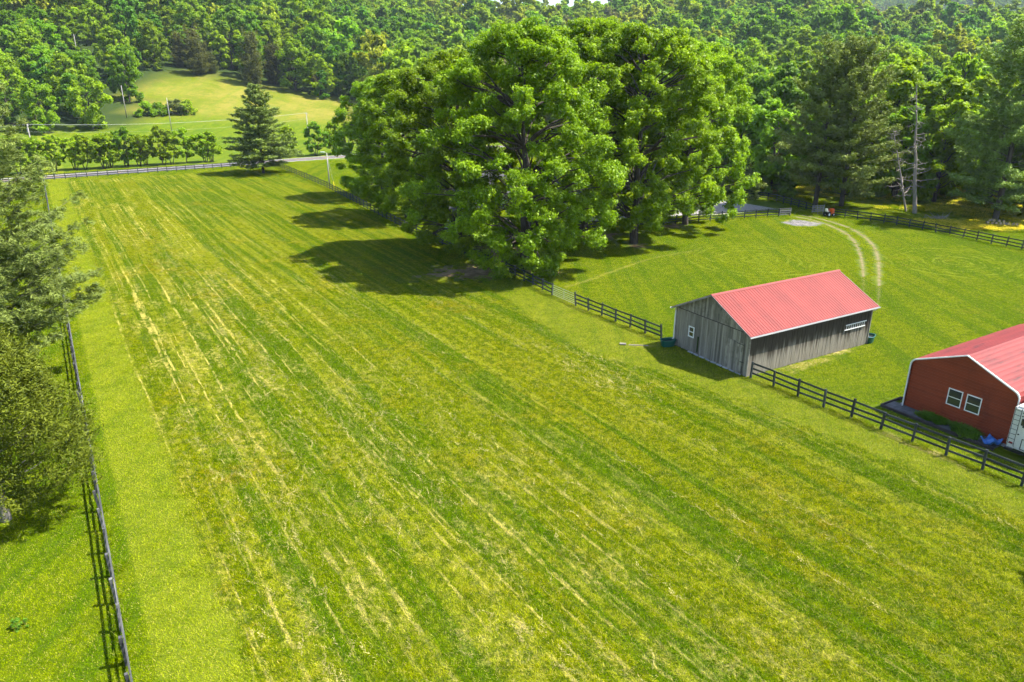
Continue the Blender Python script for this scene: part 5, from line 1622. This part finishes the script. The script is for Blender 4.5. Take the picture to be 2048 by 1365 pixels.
# ------------------------------------------------------------------ small things
def log_at(name, a, b, r, label, cat, group=None, mat='deadwood'):
    root = empty(name, a); tag(root, label, cat, group)
    a, b = Vector(a), Vector(b); m = MB(); rr = random.Random(label)
    n = 6; pts = [(b - a) * (k / n) + Vector((rr.gauss(0, r * .12), rr.gauss(0, r * .12), 0)) for k in range(n + 1)]
    m.tube(pts, [r * rr.uniform(.85, 1.1) for _ in pts], 10, cap=False); m.build('bark', M[mat], root, smooth_=True)
    for e, s in ((Vector(pts[0]), -1), (Vector(pts[-1]), 1)):
        dv = (b - a).normalized()
        MB().tube([e - dv * .01 * s * 0, e + dv * 0.012 * s], r * .88, 10).build('cut_end', M['logend'], root)
a = on_ground(1240, 690); b = on_ground(1288, 693)
log_at('fallen_log', (a[0], a[1], .10), (a[0] + .55, a[1] - .1, .10), 0.11, 'short pale log end lying in the grass left of the barn', 'log')
log_at('fallen_branch', (a[0] + .8, a[1] - .15, .05), (a[0] + 2.6, a[1] - .35, .05), 0.05, 'thin pale branch on the grass pointing at the green tank', 'branch')
b = on_ground(2000, 452)
k = 0
for row, cnt in ((0, 11), (1, 8), (2, 4)):
    for i in range(cnt):
        x = b[0] - 2.6 + i * 0.55 + row * .4; y = b[1] + random.gauss(0, .12) - i * .25; z = .22 + row * .36
        an = random.gauss(1.1, .35); L = .45
        root = empty('firewood_log', (x, y, z)); tag(root, 'split log in the firewood pile in front of the right pine', 'log', 'firewood pile by the right fence')
        root.rotation_euler = (0, random.gauss(0, .1), an)
        MB().tube([(-L / 2, 0, 0), (L / 2, 0, 0)], [.20, .185], 9, cap=False).build('bark', M['bark_grey'], root)
        for s in (-1, 1): MB().tube([(s * L / 2, 0, 0), (s * (L / 2 + .012), 0, 0)], .185, 9).build('cut_end', M['logend'], root)
# brush pile
b = on_ground(1872, 441); r = np.random.default_rng(6); m = MB()
for k in range(70):
    an = r.uniform(0, 6.28); el = r.uniform(-.1, .9); L = r.uniform(.8, 2.2); c0 = np.array([r.normal(0, .8), r.normal(0, .5), r.uniform(.1, .6)])
    e = c0 + L * np.array([math.cos(an) * math.cos(el), math.sin(an) * math.cos(el), math.sin(el) * .7])
    e[2] = max(e[2], .03); m.tube([tuple(c0), tuple((c0 + e) / 2 + r.normal(0, .08, 3)), tuple(e)], [.035, .025, .01], 5)
o = m.build('brush_pile', M['deadwood'], loc=(b[0], b[1], 0)); tag(o, 'grey tangle of cut branches under the trees behind the right fence', 'brush pile', kind='stuff')

# orange cart by the open gate
def cart():
    b = on_ground(1657, 433)
    root = empty('garden_tractor', (b[0], b[1], 0), 0.5); tag(root, 'small orange garden tractor parked beside the open grey gate', 'tractor')
    bm = bmesh.new(); bmesh.ops.create_cube(bm, size=1)
    for v in bm.verts: v.co = Vector((v.co.x * 1.0 + .55, v.co.y * .75 * (1 - .12 * (v.co.z > 0)), v.co.z * .95 + .85))
    bmesh.ops.bevel(bm, geom=bm.edges[:], offset=.09, segments=2, affect='EDGES')
    me = bpy.data.meshes.new('hood'); bm.to_mesh(me); bm.free(); me.materials.append(M['orange']); link('hood', me, root)
    MB().box((-.35, 0, .62), (.9, .6, .35)).build('chassis', M['black'], root)
    MB().box((-.55, 0, .95), (.42, .5, .12)).build('seat', M['white'], root); MB().box((-.78, 0, 1.2), (.10, .5, .45)).build('backrest', M['white'], root)
    MB().tube([(.05, 0, .9), (-.12, 0, 1.3)], .03, 6).build('steering_column', M['black'], root)
    n = 14; MB().tube([(-.12 + .08 * math.cos(2 * math.pi * k / n), .17 * math.sin(2 * math.pi * k / n), 1.3 + .06 * math.cos(2 * math.pi * k / n)) for k in range(n + 1)], .018, 5).build('steering_wheel', M['black'], root)
    for (x, y, rw) in ((-.5, .42, .42), (-.5, -.42, .42), (.75, .38, .28), (.75, -.38, .28)):
        w = MB().tube([(x, y - .1, rw), (x, y + .1, rw)], rw, 16).build('wheel', M['rubber'], root)
        MB().tube([(x, y - .115, rw), (x, y + .115, rw)], rw * .5, 12).build('rim', M['white'], w)
    pr = on_ground(1645, 429)
    for k, dx in enumerate((0, .35, .7)):
        o = MB().tube([(0, 0, 0), (.3 * (k - 1), .2, 1.7)], .04, 6).build('leaning_plank', M['greyboard'], loc=(pr[0] + dx - .9, pr[1] - .2, 0))
        tag(o, ['left', 'middle', 'right'][k] + ' of three grey poles leaning by the open board gate', 'pole', 'poles leaning by the gate')
cart()
b = on_ground(1258, 408)
tb = empty('trash_bin', (b[0], b[1], 0)); tag(tb, 'dark grey wheeled bin glimpsed between the maple trunks', 'bin')
MB().box((0, 0, .55), (.6, .65, 1.0), None, 1.12).build('body', M['black'], tb); MB().box((0, 0, 1.08), (.72, .78, .07)).build('lid', M['black'], tb)
for s in (-1, 1): MB().tube([(s * .25 - .04, .33, .12), (s * .25 + .04, .33, .12)], .12, 10).build('wheel', M['rubber'], tb)

# ------------------------------------------------------------------ haze
m, nt = new_mat('haze_air')
pv = nt.n('ShaderNodeVolumePrincipled')
pv.inputs['Color'].default_value = (0.72, 0.86, 1.0, 1)
pv.inputs['Density'].default_value = 0.00007
pv.inputs['Anisotropy'].default_value = 0.1
nt.l(pv.outputs[0], nt.n('ShaderNodeOutputMaterial').inputs['Volume'])
hz = MB().box((0, 1900, 154), (7300, 4700, 310)).build('haze', m)
tag(hz, 'thin blue summer haze over the distant hills', 'haze', kind='stuff')
